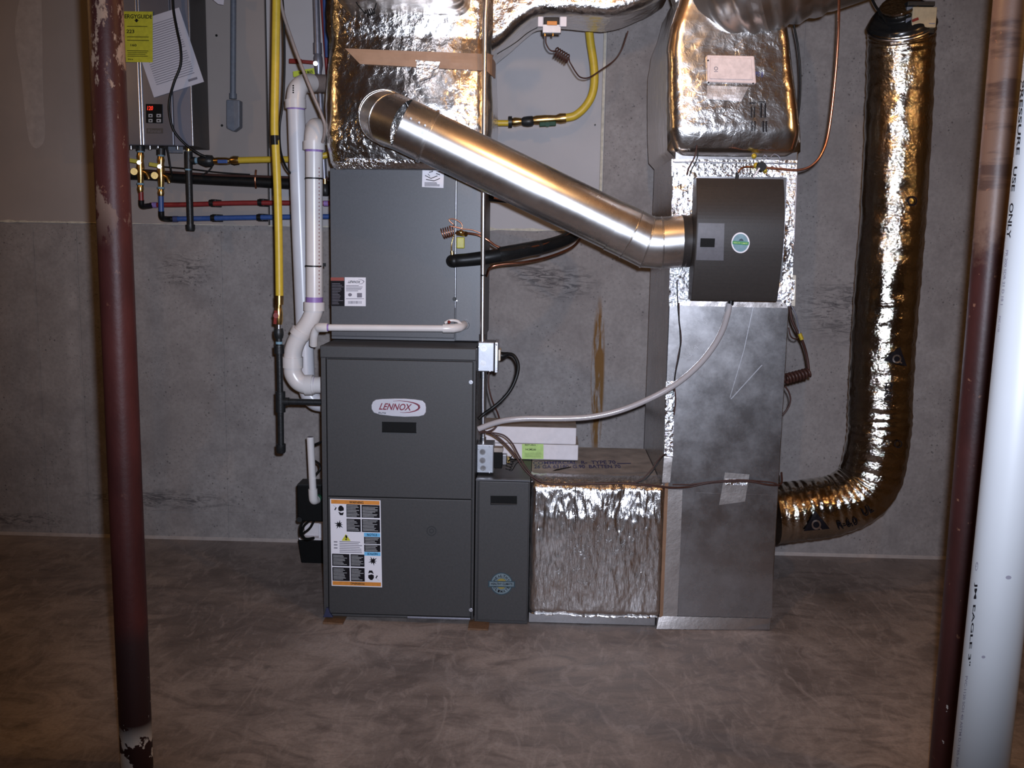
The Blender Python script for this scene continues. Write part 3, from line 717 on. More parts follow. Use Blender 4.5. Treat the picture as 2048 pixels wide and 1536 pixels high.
for l in (((850, 350), (862, 356)), ((862, 356), (875, 351)), ((858, 344), (866, 342)), ((852, 358), (868, 361)), ((868, 361), (880, 356)), ((856, 347), (860, 352)), ((872, 346), (880, 349))):
    (x0, y0), (x1, y1) = l; ppoly(mk, [(x0, y0), (x0, y0+1.6), (x1, y1+1.6), (x1, y1)], YS, .0006)
print_lines(mk, 849, 364, 884, 373, 4, YS, .0006); print_lines(mk, 851, 338.5, 880, 342, 2, YS, .0006); link('printed_marks', mk, M['ink'], st, fix=False, kind='stuff')
# duct coming forward off the plenum top (only its underside shows) and the branch running right
tf = thing('forward_trunk', 'foil wrapped duct overhead coming forward from the plenum top', 'duct', ((sx0+sx1)/2-.02, 3.7, 2.5))
ka = (P(690, 30, 4.03).x, P(938, 30, 4.03).x); zf = P(800, 36, 4.03).z
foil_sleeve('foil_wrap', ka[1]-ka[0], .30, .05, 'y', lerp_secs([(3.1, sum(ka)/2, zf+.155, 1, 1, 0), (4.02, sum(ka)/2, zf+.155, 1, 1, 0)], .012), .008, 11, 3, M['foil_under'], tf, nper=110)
br = thing('branch_trunk', 'foil wrapped duct overhead running right between the two tall ducts', 'duct', (.2, 4.25, 2.5))
prof = [(968, 118), (985, 100), (1010, 80), (1040, 52), (1070, 30), (1110, 25), (1160, 27), (1210, 30), (1250, 24), (1290, 10), (1320, -6), (1345, -24)]
pr = [P(x, y, 4.10) for x, y in prof]; pr = [q for q in spline(pr, 5)]
secs = []
for q in pr:
    ctr = (q.z+2.76)/2; k = (2.76-q.z)/.40
    secs.append((q.x, ctr, 4.28, k, 1, 0))
foil_sleeve('foil_wrap', .40, .36, .05, 'x', secs, .006, 11, 5, M['foil'], br, nper=150)
# sensor module on the branch duct edge
ds = thing('duct_sensor', 'small sensor module with two white blocks below the branch duct', 'sensor', P(1105, 55, 4.07))
YSn = 4.06
link('base', MB().box(P(1085, 48, YSn), P(1122, 66, YSn)+V((0, .03, 0))), M['galv_lt'], ds, .002); link('module', MB().box(P(1088, 34, YSn), P(1118, 50, YSn)+V((0, .03, 0))), M['black'], ds, .002)
for x0, x1 in ((1076, 1086), (1120, 1133)): link('white_block', MB().box(P(x0, 33, YSn-.01), P(x1, 54, YSn)+V((0, .02, 0))), M['white'], ds, .002)
link('orange_terminal', MB().box(P(1094, 42, YSn-.006), P(1114, 51, YSn)), M['orange'], ds, .001)
for x in (1090, 1106): q = P(x, 66, YSn+.01); link('terminal_screw', MB().cyl(q, q-V((0, 0, .012)), .004, seg=8), M['brass'], ds)
wp = sp([(1092, 70, 4.07), (1092, 86, 4.07), (1100, 100, 4.07), (1111, 103, 4.08)], 5); hx = helix(P(1111, 103, 4.08), P(1137, 119, 4.1), .017, 6, 12); we = sp([(1139, 123, 4.1), (1152, 145, 4.12), (1162, 155, 4.14), (1178, 155, 4.16), (1200, 141, 4.18), (1228, 121, 4.2), (1243, 100, 4.2), (1252, 75, 4.2), (1256, 62, 4.2)], 5)
tag(ltube('sensor_wire', wp+hx+we, .0028, M['redbrown'], None, 7), 'thin coiled brown wire hanging from the duct sensor', 'wire')
tag(ltube('edge_wire', sp([(994, 108, 4.05), (1030, 86, 4.05), (1055, 66, 4.06), (1075, 55, 4.06)], 5), .0018, M['black'], None, 6), 'thin black wire along the lower edge of the branch duct', 'wire')
tag(ltube('hanging_wire', sp([(706, -8, 3.75), (716, 10, 3.78), (731, 28, 3.8)], 4)+helix(P(733, 28, 3.8), P(748, 22, 3.8), .012, 4, 10)+sp([(750, 18, 3.8), (756, -8, 3.78)], 3), .0022, M['black'], None, 6), 'black wire with a small coil hanging below the forward duct', 'wire')
# ================================================================ bypass pipe
bpz = thing('bypass_pipe', 'shiny round metal pipe slanting from plenum down to the humidifier', 'pipe', P(1000, 340, 3.75))
R0 = .0925
def gored(name, pts, r, seg=44, bead=.0028, m=M['pipe']):
    pp = PP(pts); n = len(pp); mb = MB()
    dirs = [(pp[i+1]-pp[i]).normalized() for i in range(n-1)]
    nrm = [dirs[0]]+[(dirs[i-1]+dirs[i]).normalized() for i in range(1, n-1)]+[dirs[-1]]
    x = V((0, 0, 1))
    for k in range(n-1):
        d = dirs[k]; a = (x-d*x.dot(d)).normalized(); b = d.cross(a); rings = []
        for e in (k, k+1):
            ring_ = []
            for j in range(seg):
                th = 2*math.pi*j/seg; c0 = pp[k]+(a*math.cos(th)+b*math.sin(th))*r
                ring_.append(c0+d*((pp[e]-c0).dot(nrm[e])/d.dot(nrm[e])))
            rings.append(ring_)
        mb.add(rings[0]+rings[1], [(j, (j+1) % seg, seg+(j+1) % seg, seg+j) for j in range(seg)], 0, True)
        if k < n-2: mb.tube(rings[1]+[rings[1][0]], bead, 6, 0, False)
    return link(name, mb, m, bpz)
gored('elbow', [(772, 226, 4.05), (768, 232, 3.86), (770, 235, 3.80), (784, 241, 3.715), (812, 252, 3.692)], R0+.003)
pa, pb = P(806, 249, 3.690), P(1258, 466, 3.742); dd = (pb-pa)
link('straight_run', MB().tube([pa, pa+dd*.06, pa+dd*.112], R0+.003, 48).tube([pa+dd*.103, pa+dd*.113], R0+.0085, 48).tube([pa+dd*(.11+.89*i/8) for i in range(9)], R0, 48), M['pipe'], bpz)
link('seam', MB().bar(pa+V((0, -.02, -R0*.96)), pb+V((0, -.02, -R0*.96)), .006, .004, (0, 0, 1)), M['pipe'], bpz)
gored('elbow', [(1228, 452, 3.739), (1262, 468, 3.742), (1294, 484, 3.742), (1322, 486, 3.742), (1368, 482, 3.742)], R0+.002)
pp = P(1362, 482, 3.742); pe = P(1402, 482, 3.742); link('collar', MB().tube([pp, pp+(pe-pp)*.2, pe], [R0+.004, R0+.002, R0+.002], 40), M['hum'], bpz, 0, 'dark grey collar into the humidifier')
link('strap', MB().tube([pa+dd*.115, pa+dd*.117], [R0+.007, R0+.007], 40), M['pipe'], bpz)
q = pa+dd*.10; link('damper_stem', MB().cyl(q+V((.0, -R0+.004, -.0)), q+V((0, -R0-.014, 0)), .006, seg=10), M['steel'], bpz)
for f_ in (.05, .085, .11): q = pa+dd*f_; link('screw', MB().cyl(q+V((0, -R0+.003, .03)), q+V((0, -R0-.006, .03)), .0035, seg=8), M['steel'], bpz)
# ================================================================ return trunk on the right
YT = 3.84; tx0 = P(1340, 360, YT).x; tx1 = P(1588, 360, YT).x+.004; TD = 4.56
tx0 = (tx0+P(1322, 1200, YT).x)/2; tx1 = (tx1+P(1547, 1200, YT).x)/2
rt = thing('return_trunk', 'tall galvanized return duct with foil wrapped upper half, right of centre', 'duct', ((tx0+tx1)/2, 4.2, 0))
body = link('duct_body', MB().box((tx0, YT, .003), (tx1, TD, 1.885)), M['galv'], rt, .003)
zw = P(1450, 306, YT).z
kx = lambda l, r_: ((l+r_)/2, (r_-l)/(tx1-tx0))
YU = YT-.035
kk = []
for (y, l, r_, pf_) in ((318, 1345, 1596, -.018), (300, 1341, 1603, .006), (260, 1340, 1601, .008), (187, 1337, 1594, .004), (100, 1336, 1586, 0), (49, 1344, 1579, 0), (0, 1362, 1570, 0), (-40, 1372, 1565, 0)):
    z = P(1450, y, YU).z; a, b = P(l, y, YU).x, P(r_, y, YU).x; c, k = kx(a, b); kk.append((z, c, (YU+TD+.02)/2, k, (TD+.02-YU)/(TD-YU), pf_))
wrap = foil_sleeve('foil_wrap', tx1-tx0, TD-YU, .045, 'z', lerp_secs(kk, .009), .0045, 9, 9, M['foil_soft'], rt, nper=230, swell=lambda q, n: (.006*max(0, 1-((q.x-(tx0+tx1)/2)/.23)**2)-.024*max(0, 1-(q.z-zw)/.10)**2) if n.y < -.3 else 0)
bt = bvh(wrap)
fr = link('foil_tape', pquad(MB(), rect(1343, 318, 1594, 352, .01), YT, .002, 0, 2, 2), M['foil_tape'], rt, fix=False, label='crinkled foil tape band under the wrap')
link('joint_ridge', MB().box(P(1346, 322, YT-.012), P(1592, 329, YT)), M['galv_lt'], rt, .002)
def tape(l, m=M['foil_tape'], n=(6, 14), amp=.004, seed=2, parent=rt, where=YT, lab=None):
    tl, tr, br_, bl = l; mb = MB()
    def fn(u, v):
        a = (tl[0]+(tr[0]-tl[0])*u, tl[1]+(tr[1]-tl[1])*u); b = (bl[0]+(br_[0]-bl[0])*u, bl[1]+(br_[1]-bl[1])*u)
        q = P(a[0]+(b[0]-a[0])*v, a[1]+(b[1]-a[1])*v, where-.002)
        return q+V((0, -abs(crink(q, amp, 40, seed))*1.2, 0))
    mb.grid(fn, n[0], n[1]); return link('foil_tape', mb, m, rt, fix=False, label=lab)
tape(((1346, 345), (1394, 345), (1388, 440), (1342, 440)), n=(10, 20), amp=.006)
tape(((1342, 440), (1385, 440), (1380, 612), (1338, 612)), n=(10, 30), amp=.006)
tape(((1574, 350), (1592, 350), (1583, 612), (1562, 612)), n=(5, 40), amp=.005, seed=4)
tape(((1380, 598), (1575, 604), (1574, 616), (1380, 612)), M['tape_flat'], n=(30, 4), amp=.002, seed=5)
tape(((1332, 762), (1350, 762), (1345, 915), (1328, 915)), n=(5, 24), amp=.005, seed=6)
tape(((1328, 915), (1345, 915), (1340, 965), (1324, 965)), M['tape_flat'], n=(4, 8), amp=.002, seed=6)
tape(((1331, 978), (1365, 980), (1358, 1162), (1325, 1164)), M['tape_flat'], n=(4, 20), amp=.0012, seed=7)
tape(((1324, 1164), (1358, 1160), (1354, 1234), (1318, 1236)), M['tape_flat'], n=(4, 8), amp=.001, seed=7)
tape(((1450, 945), (1499, 949), (1490, 1003), (1438, 1010)), M['tape_flat'], n=(8, 8), amp=.0012, seed=8, lab='square of foil tape over the wires')
tape(((1450, 957), (1494, 959), (1494, 970), (1450, 970)), n=(10, 5), amp=.008, seed=8)
tape(((1545, 560), (1590, 560), (1588, 600), (1545, 600)), n=(3, 3), amp=.001)
# tape skirt folded onto the floor
q0, q1 = P(1318, 1232, YT-.004), P(1540, 1237, YT-.004); f0, f1 = PF(1313, 1258, .002), PF(1536, 1260, .002)
link('floor_skirt', MB().grid(lambda u, v: (q0.lerp(q1, u)).lerp(f0.lerp(f1, u), v)+V((0, 0, .0015*noise.noise(V((u*40, v*9, 0))))), 40, 6), M['tape_flat'], rt, fix=False, label='foil tape folded from duct onto the floor')
plate('sheet_panel', ((1392, 985), (1549, 990), (1544, 1236), (1356, 1234), (1358, 1150)), YT, .0012, M['galv'], rt, .0005)
for l in (((1509, 602), (1488, 700), 1.2), ((1488, 700), (1460, 795), 1.2), ((1524, 730), (1462, 798), 2.5)):
    (x0, y0), (x1, y1), w_ = l; link('crease', ppoly(MB(), [(x0-w_/2, y0), (x1-w_/2, y1), (x1+w_/2, y1), (x0+w_/2, y0)], YT, .001), M['emt'], rt, fix=False)
# printed marks on the foil wrap
mk = MB()
for x0, y0, x1, y1 in ((1499, 205, 1511, 207), (1517, 203, 1532, 204.5), (1502, 213, 1504, 235), (1508, 213, 1510, 235), (1503, 242, 1505, 262), (1509, 242, 1511, 262), (1521, 206, 1524, 235), (1529, 206, 1532, 235), (1525, 242, 1528, 264), (1531, 242, 1534, 264)): pquad(mk, ((x0, y0), (x1, y0), (x1, y1), (x0, y1)), bt, .004, 0, 2, 5)
link('printed_bars', mk, M['ink'], rt, fix=False)
link('printed_text', text_mb(MB(), 'PS 8', ((1511, 143), (1527, 144), (1526, 155), (1511, 151)), bt, .004), M['navy'], rt, fix=False)
link('foil_tape', pquad(MB(), ((1414, 171), (1497, 174), (1482, 203), (1414, 198)), bt, .005, 0, 12, 6), M['tape_flat'], rt, fix=False, label='matte foil patch below the sensor box')
# white sensor box on the wrap
q = P(1410, 113, YU-.004); sb = thing('sensor_box', 'white plastic sensor box on the foil wrapped return duct', 'sensor', P(1458, 140, YU))
plate('housing', ((1411, 113), (1505, 115), (1509, 170), (1412, 167)), YU+.012, .034, M['pinkish'], sb, .004)
plate('lid', ((1420, 115), (1502, 117), (1505, 160), (1419, 158)), YU-.022, .006, M['pinkish'], sb, .002)
mk = MB(); ring(mk, 1432, 137, 4, 2.6, YU-.028, .001, n=12); pquad(mk, rect(1428, 142.5, 1436, 143.8), YU-.028, .001); link('printed_mark', mk, M['inkfaint'], sb, fix=False)
for x, y in ((1417, 165), (1506, 167), (1416, 121)): q = P(x, y, YU-.022); link('screw', MB().cyl(q, q-V((0, .003, 0)), .003, seg=8), M['ink'], sb)
# ================================================================ humidifier
YH = 3.55
hm = thing('humidifier', 'dark brown grey humidifier box with bowed front on the return duct', 'humidifier', P(1480, 480, 3.7))
hz = [(357, 3.628), (380, 3.606), (412, 3.586), (446, 3.576), (487, 3.578), (525, 3.588), (560, 3.602), (590, 3.618), (602, 3.626)]
hx0 = P(1393, 446, 3.576).x; hx1 = P(1569.5, 446, 3.576).x
prf = [V((0, y, P(1480, py, y).z)) for py, y in hz]; prf = spline(prf, 5)
poly = [V((hx0, q.y, q.z)) for q in prf]+[V((hx0, 3.70, prf[-1].z)), V((hx0, 3.70, prf[0].z))]
hcv = link('cover', MB().prism(poly, (hx1-hx0, 0, 0)), M['hum'], hm, .003)
bh = bvh(hcv)
link('housing', MB().box((hx0+.03, 3.695, prf[-1].z+.02), (hx1-.02, YT-.001, prf[0].z-.015)), M['hum'], hm, .003)
lp = link('front_label', pquad(MB(), ((1397, 446), (1449, 447), (1447, 521), (1392, 520)), bh, .0008, 0, 6, 12), M['hum_l'], hm, fix=False, label='paler grey label patch')
link('level_window', pquad(MB(), ((1401, 476.5), (1430, 477), (1429, 494.5), (1400, 494)), bh, .0022, 0, 4, 5), M['void'], hm, fix=False, label='black window')
wf = MB()
for q in (((1400, 475), (1433, 475.6), (1433, 477), (1400, 476.4)), ((1400, 494), (1431, 494.6), (1431, 496), (1400, 495.4)), ((1430, 476), (1433, 476), (1432, 496), (1429, 496))): pquad(wf, q, bh, .003, 0, 3, 3)
link('window_frame', wf, M['hum_l'], hm, fix=False)
bg = link('badge', ppoly(MB(), ellipse(1481, 485.5, 18.3, 20.8, 30), bh, .0016), M['white'], hm, fix=False, label='round white and teal emblem badge')
link('badge_field', ppoly(MB(), ellipse(1481, 485.5, 15.6, 18, 30), bh, .0024), M['teal'], bg, fix=False)
link('badge_ribbon', pquad(MB(), ((1465, 481.5), (1498, 484), (1497, 490.5), (1464.5, 488)), bh, .0032, 0, 6, 2), M['dgreen'], bg, fix=False)
link('badge_hill', ppoly(MB(), [(1477, 481.5), (1480, 478), (1483, 477), (1486, 479), (1487, 482)], bh, .0032), M['bluedark'], bg, fix=False)
link('lettering', text_mb(MB(), 'HEALTHY CLIMATE', ((1467, 483.2), (1495, 485.4), (1495, 488.8), (1467, 486.6)), bh, .004), M['glabel'], bg, fix=False)
q = P(1462, 603, 3.66); link('drain_spout', MB().cyl(q+V((0, 0, .01)), q-V((0, 0, .012)), .010, seg=14), M['black'], hm)
q = P(1474, 357, 3.70); link('water_inlet', MB().cyl(q, q+V((0, 0, .022)), .006, seg=10), M['black'], hm)
tag(ltube('drain_tube', sp([(1459, 606, 3.66), (1455, 628, 3.67), (1444, 662, 3.70), (1424, 697, 3.73), (1394, 733, 3.75), (1352, 768, 3.77), (1300, 797, 3.78), (1240, 821, 3.79), (1180, 834, 3.79), (1120, 837, 3.79), (1055, 837, 3.79), (1010, 841, 3.79), (980, 849, 3.80), (957, 858, 3.805)], 8), .0112, M['vinyl'], None, 16), 'milky plastic drain tube curving from the humidifier to the furnace', 'tube')
# copper feed line and saddle valve
tag(ltube('copper_line', sp([(1678, -20, 3.66), (1677, 60, 3.72), (1670, 160, 3.76), (1658, 260, 3.78), (1645, 305, 3.78), (1625, 330, 3.78), (1598, 340, 3.78), (1560, 338, 3.78), (1528, 335, 3.78)], 8), .0046, M['copper'], None, 10), 'thin copper water line bending from the ceiling to the saddle valve', 'pipe')
tag(ltube('copper_line', sp([(1512, 334, 3.78), (1490, 334, 3.77), (1479, 340, 3.74), (1475, 352, 3.705)], 6), .0032, M['copper'], None, 8), 'short thin copper line dropping into the humidifier top', 'pipe')
sv = thing('saddle_valve', 'small brass and black saddle valve above the humidifier', 'valve', P(1522, 332, 3.78))
q = P(1521, 334, 3.78); link('body', MB().cyl(q+V((0, .05, 0)), q-V((0, .012, 0)), .013, .011, 14).ball(q+V((-.016, 0, .005)), .011), M['gold'], sv); link('knob', MB().cyl(q-V((0, .012, 0)), q-V((0, .028, 0)), .019, .016, 14), M['black'], sv)
link('lever', MB().bar(P(1519, 336, 3.745), P(1507, 355, 3.74), .006, .004), M['white'], sv, .001); link('wing', MB().ball(P(1508, 312, 3.79), .010).ball(P(1530, 341, 3.77), .009), M['gold'], sv)
tag(ltube('tie_wire', sp([(1524, 318, 3.79), (1530, 310, 3.785), (1538, 318, 3.785), (1548, 308, 3.785), (1560, 316, 3.785), (1556, 330, 3.785)], 5), .0018, M['steelgrey'], None, 6), 'loop of bare grey wire above the saddle valve', 'wire')
# round take-off duct overhead
tk = thing('takeoff_duct', 'large round wrinkled metal duct leaving the return trunk top to upper right', 'duct', P(1500, -20, 3.8))
pth = sp([(1452, -34, 4.02), (1462, -33, 3.92), (1490, -37, 3.83), (1556, -56, 3.79), (1686, -100, 3.78), (1800, -140, 3.78), (1920, -182, 3.78)], 12)
ltube('liner', pth, [.19+(.006*math.sin(i*1.7) if i < 44 else 0) for i in range(len(pth))], M['foil_flat'], tk, 44)
link('collar_tape', MB().tube([q for q in pth[:6]], [.212, .216, .214, .21, .206, .20], 40, jit=lambda q, i, j, r: r+crink(q, .012, 22, 3)), M['foil'], tk)
link('band', MB().tube([pth[30], pth[31]], .196, 40), M['pipe'], tk)
# ================================================================ flex duct
fx = thing('flex_duct', 'silver foil flexible duct hanging down and elbowing into the return duct', 'duct', P(1780, 500, 4.25))
fpth = sp([(1800, 8, 4.12), (1803, 40, 4.16), (1802, 90, 4.2), (1799, 200, 4.22), (1788, 400, 4.23), (1776, 560, 4.23), (1766, 700, 4.22), (1761, 810, 4.21), (1757, 880, 4.2), (1734, 967, 4.2), (1680, 1006, 4.19), (1612, 1019, 4.18), (1545, 1027, 4.17)], 22)
n = len(fpth); rr = []
for i in range(n):
    f_ = i/(n-1); r = .128
    if f_ < .12: r = .072+(.128-.072)*min(1, max(0, (f_-.035)/.08))**.6
    rr.append(r)
fs_ = link('sleeve', MB().tube(fpth, rr, 90, jit=lambda q, i, j, r: r+crink(V((q.x*1.2, q.y*1.2, q.z)), .0045, 24, 11)+.0012*math.sin(i*1.15)), M['foil_flex'], fx)
bf = bvh(fs_)
link('black_tape', MB().tube(fpth[4:26], [rr[i]+.008 for i in range(4, 26)], 30, jit=lambda q, i, j, r: r+crink(q, .006, 30, 2)), M['black_gloss'], fx, 0, 'black tape binding at the top')
link('strap', MB().tube(fpth[27:29], [rr[27]+.010, rr[28]+.010], 30), M['steel'], fx)
for cx, cy, s_, rot in ((1633, 1047, 24, 0), (1794, 716, 22, .35)):
    c, s2 = math.cos(rot), math.sin(rot)
    tr_ = [(cx+s_*(a*c-b*s2), cy+s_*(a*s2+b*c)) for a, b in ((-1.1, .62), (1.1, .42), (-.12, -1.05))]
    m_ = MB()
    N = 7
    for i in range(N):
        for j in range(N-i):
            def q_(i, j): u, v = i/N, j/N; return (tr_[0][0]+(tr_[1][0]-tr_[0][0])*u+(tr_[2][0]-tr_[0][0])*v, tr_[0][1]+(tr_[1][1]-tr_[0][1])*u+(tr_[2][1]-tr_[0][1])*v)
            ppoly(m_, [q_(i, j), q_(i+1, j), q_(i, j+1)], bf, .006)
            if i+j < N-1: ppoly(m_, [q_(i+1, j), q_(i+1, j+1), q_(i, j+1)], bf, .006)
    tri = link('printed_triangle', m_, M['ink'], fx, fix=False)
    m2 = ring(MB(), cx-.04*s_, cy+.08*s_, s_*.40, s_*.26, bf, .009, n=20); ppoly(m2, [(cx+.1*s_, cy+.28*s_), (cx+.2*s_, cy+.2*s_), (cx+.45*s_, cy+.45*s_), (cx+.33*s_, cy+.5*s_)], bf, .009)
    link('printed_letter', m2, M['tape_flat'], tri, fix=False)
link('printed_text', text_mb(MB(), 'R-6.0', ((1673, 1043), (1713, 1033), (1716, 1049), (1677, 1059)), bf, .006), M['ink'], fx, fix=False)
link('printed_text', text_mb(MB(), 'CLASS 1', ((1786, 766), (1780, 812), (1766, 808), (1772, 764)), bf, .006), M['ink'], fx, fix=False)
link('printed_text', text_mb(MB(), 'UL', ((1722, 1018), (1742, 1008), (1748, 1022), (1729, 1034)), bf, .006), M['ink'], fx, fix=False)
link('printed_mark', ring(MB(), 1796, 888, 8, 6, bf, .006, n=14), M['ink'], fx, fix=False)
link('printed_mark', ring(MB(), 1824, 402, 10, 7, bf, .006, n=14), M['ink'], fx, fix=False)
tag(ltube('strap_wire', sp([(1742, -8, 4.02), (1750, 10, 4.04), (1763, 30, 4.08), (1772, 45, 4.1)], 5), .005, M['black'], None, 8), 'black strap hooked round the top of the flex duct', 'strap')
da = thing('damper_actuator', 'tan damper actuator box beside the top of the flex duct', 'actuator', P(1845, 40, 4.1))
link('housing', MB().box(P(1826, 13, 4.06), P(1872, 55, 4.06)+V((0, .05, 0))), M['tanbox'], da, .004); link('side_plate', MB().box(P(1814, 13, 4.07), P(1826, 55, 4.07)+V((0, .04, 0))), M['conduitgrey'], da, .002)
link('base_bracket', MB().box(P(1822, 57, 4.07), P(1869, 67, 4.07)+V((0, .04, 0))), M['black'], da, .002); link('top_bracket', MB().box(P(1816, 2, 4.07), P(1870, 12, 4.07)+V((0, .04, 0))), M['iron'], da, .002)
link('red_lever', MB().bar(P(1824, 42, 4.05), P(1837, 37, 4.05), .010, .004), M['redh'], da, .001, 'red pointer lever'); link('maker_mark', pquad(MB(), rect(1858, 46, 1870, 48), 4.06, .001), M['inkfaint'], da, fix=False)
# things on and beside the return duct's right edge
sk = thing('white_sensor_strip', 'narrow white plastic device on the right edge of return duct', 'sensor', P(1583, 580, 3.93))
plate('housing', ((1578, 549), (1590, 550), (1588, 612), (1577, 611)), 3.96, .02, M['cream'], sk, .002); link('slot', pquad(MB(), ((1584, 558), (1587, 558), (1586, 596), (1583, 596)), 3.94, .001), M['ink'], sk, fix=False)
link('printed_block', pquad(MB(), ((1580.5, 592), (1586, 592), (1586, 601), (1580.5, 601)), 3.94, .0012), M['ink'], sk, fix=False)
q0, q1 = P(1592, 342, 4.0), P(1586.5, 484, 4.0); rod = rt
rr_ = link('white_rod', MB().tube([q0, q1], .0052, 10), M['white'], rod, 0, 'thin white plastic rod'); link('tip', MB().cyl(q1, q1-V((0, 0, .006)), .005, .003, 10), M['black'], rr_)
cb = thing('control_cable', 'brown cable with coiled end and yellow connector right of the return duct', 'cable', P(1600, 690, 3.95))
ltube('cable', sp([(1579, 612, 3.95), (1584, 640, 3.95), (1594, 662, 3.95), (1603, 678, 3.95), (1612, 705, 3.96), (1617, 735, 3.96), (1617, 748, 3.96)], 6)+helix(P(1616, 746, 3.96), P(1571, 758, 3.93), .017, 7, 14), .0055, M['redbrown'], cb, 8)
ltube('loop', sp([(1577, 655, 3.93), (1582, 673, 3.93), (1592, 678, 3.94), (1598, 672, 3.95)], 6), .003, M['redbrown'], cb, 7); ltube('grey_core', sp([(1583, 612, 3.94), (1592, 630, 3.94), (1597, 655, 3.945), (1600, 670, 3.945)], 6), .003, M['steelgrey'], cb, 7)
link('connector', MB().cyl(P(1599, 667, 3.945), P(1604, 679, 3.945), .008, seg=12), M['gold'], cb, 0, 'yellow connector'); ltube('tail', sp([(1570, 772, 3.93), (1578, 785, 3.93), (1581, 800, 3.93), (1576, 816, 3.93), (1563, 832, 3.93)], 6), .0034, M['redbrown'], cb, 7)
# ================================================================ media cabinet and connecting duct
mx0 = fx1+.004; mx1 = P(1058, 1100, YF+.01).x; YM = YF+.01; mzt = P(1000, 960, YM).z
mc = thing('media_cabinet', 'low grey filter cabinet with black pull slot and round emblem', 'cabinet', ((mx0+mx1)/2, 4.1, 0))
link('casing', MB().box((mx0, YM+.006, .002), (mx1, 4.5, mzt)), M['paint'], mc, .003)
md = link('door', MB().box((mx0+.012, YM-.004, .016), (mx1-.004, YM+.008, mzt-.006)), M['paint'], mc, .003); YM2 = YM-.004
link('side_flange', MB().box((mx0, YM-.002, .01), (mx0+.009, YM+.008, mzt)), M['paint'], mc, .002)
link('top_edge', MB().box((mx0, YM-.004, mzt-.004), (mx1, YM+.02, mzt+.002)), M['coil_l'], mc, .001)
link('handle_recess', pquad(MB(), rect(981, 991.5, 1034, 1009.5, .01), YM2, .0012), M['void'], md, fix=False, label='black pull slot')
link('recess_lip', MB().box(P(982, 1006, YM2)-V((0, .004, 0)), P(1034, 1009, YM2)), M['hum'], md)
em = link('emblem', ppoly(MB(), ellipse(1003, 1167.5, 22.5, 22.5, 30), YM2, .0008), M['bluedark'], mc, fix=False, label='round blue and yellow emblem decal')
link('emblem_ring', ring(MB(), 1003, 1167.5, 20.5, 11, YM2, .0014, n=30), M['badgeg'], em, fix=False); link('emblem_centre', ppoly(MB(), ellipse(1003, 1167.5, 10.5, 10.5, 20), YM2, .0014), M['badgey'], em, fix=False)
link('emblem_ribbon', pquad(MB(), rect(976.5, 1161.5, 1030, 1174, .02), YM2, .002), M['bluedark'], em, fix=False); link('emblem_ribbon', pquad(MB(), rect(979, 1163.5, 1027.5, 1172, .02), YM2, .0026), M['badgeg'], em, fix=False)
tm = text_mb(MB(), 'HEALTHY CLIMATE', ((982, 1165.2), (1025, 1166.2), (1025, 1170.6), (982, 1169.6)), YM2, .0032)
for k, (s_, a0, a1, r_) in enumerate((('HEALTHY', math.pi*1.16, math.pi*1.84, 15.5), ('CLIMATE', math.pi*.84, math.pi*.16, 15.5))):
    for i, ch in enumerate(s_):
        a = a0+(a1-a0)*i/(len(s_)-1); x, y = 1003+r_*math.cos(a), 1167.5+r_*math.sin(a)
        tx, ty = (-math.sin(a), math.cos(a)) if k == 0 else (math.sin(a), -math.cos(a)); ux, uy = (math.cos(a), math.sin(a)) if k == 0 else (-math.cos(a), -math.sin(a))
        w2, h2 = 2.0, 2.6
        text_mb(tm, ch, ((x-tx*w2+ux*h2, y-ty*w2+uy*h2), (x+tx*w2+ux*h2, y+ty*w2+uy*h2), (x+tx*w2-ux*h2, y+ty*w2-uy*h2), (x-tx*w2-ux*h2, y-ty*w2-uy*h2)), YM2, .002)
link('lettering', tm, M['ink'], em, fix=False)
hd = thing('connecting_duct', 'foil fronted horizontal duct joining filter cabinet and return trunk', 'duct', ((mx1+tx0)/2, 4.15, 0))
hzt = P(1190, 962, YT-.01).z; hzb = P(1190, 1231, YT-.02).z
link('duct_body', MB().box((mx1+.002, YT+.012, .002), (tx0-.002, 4.5, hzt-.012)), M['galv'], hd, .003)
top = link('duct_top', MB().box((mx1+.002, YT+.03, hzt-.012), (tx0-.002, 4.5, hzt-.009)), M['galv_top'], hd, .001, 'dusty bare metal top with blue printing')
bz = bvh(top)
def foilfront(u, v):
    x = mx1+.002+(P(1331, 1100, YT-.03).x-mx1-.004)*u; per = v
    # v: 0 back of folded top, .12 front top corner, 1 bottom, folded back under
    zt_, zb_ = hzt+.004, hzb
    if per < .10: q = V((x, YT+.075-(.03)*(per/.10), zt_)); nr = V((0, 0, 1))
    elif per > .93: q = V((x, YT-.03+.05*(per-.93)/.07, zb_)); nr = V((0, 0, -1))
    else:
        k = (per-.10)/.83; q = V((x, YT-.03, zt_+(zb_-zt_)*k)); nr = V((0, -1, 0))
        q.y += .018*max(0, 1-k/.26)+.05*max(0, 1-k/.07)**2+.02*max(0, 1-(1-k)/.05)**2
    ed = min(u, 1-u); q.y += .03*max(0, 1-ed/.05)**2
    s_ = crink(V((q.x*1.6, q.y, q.z*.5)), .013, 15, 21)*(1 if per < .4 else .6)
    if per < .10: s_ = abs(s_)*.6
    return q+nr*s_+V((0, -.008*math.sin(math.pi*u), 0))
link('foil_wrap', MB().grid(foilfront, 110, 100), M['foil_pull'], hd, label='crumpled foil blanket over the duct front')
cf = MB(); xx = P(1331, 1100, YT-.03).x
cf.grid(lambda u, v: V((xx-.012+.016*u, YT-.024+.02*u, hzt+(hzb-hzt)*v)), 3, 30); link('corner_flap', cf, M['kraft'], hd, fix=False, label='orange brown edge of the insulation blanket')
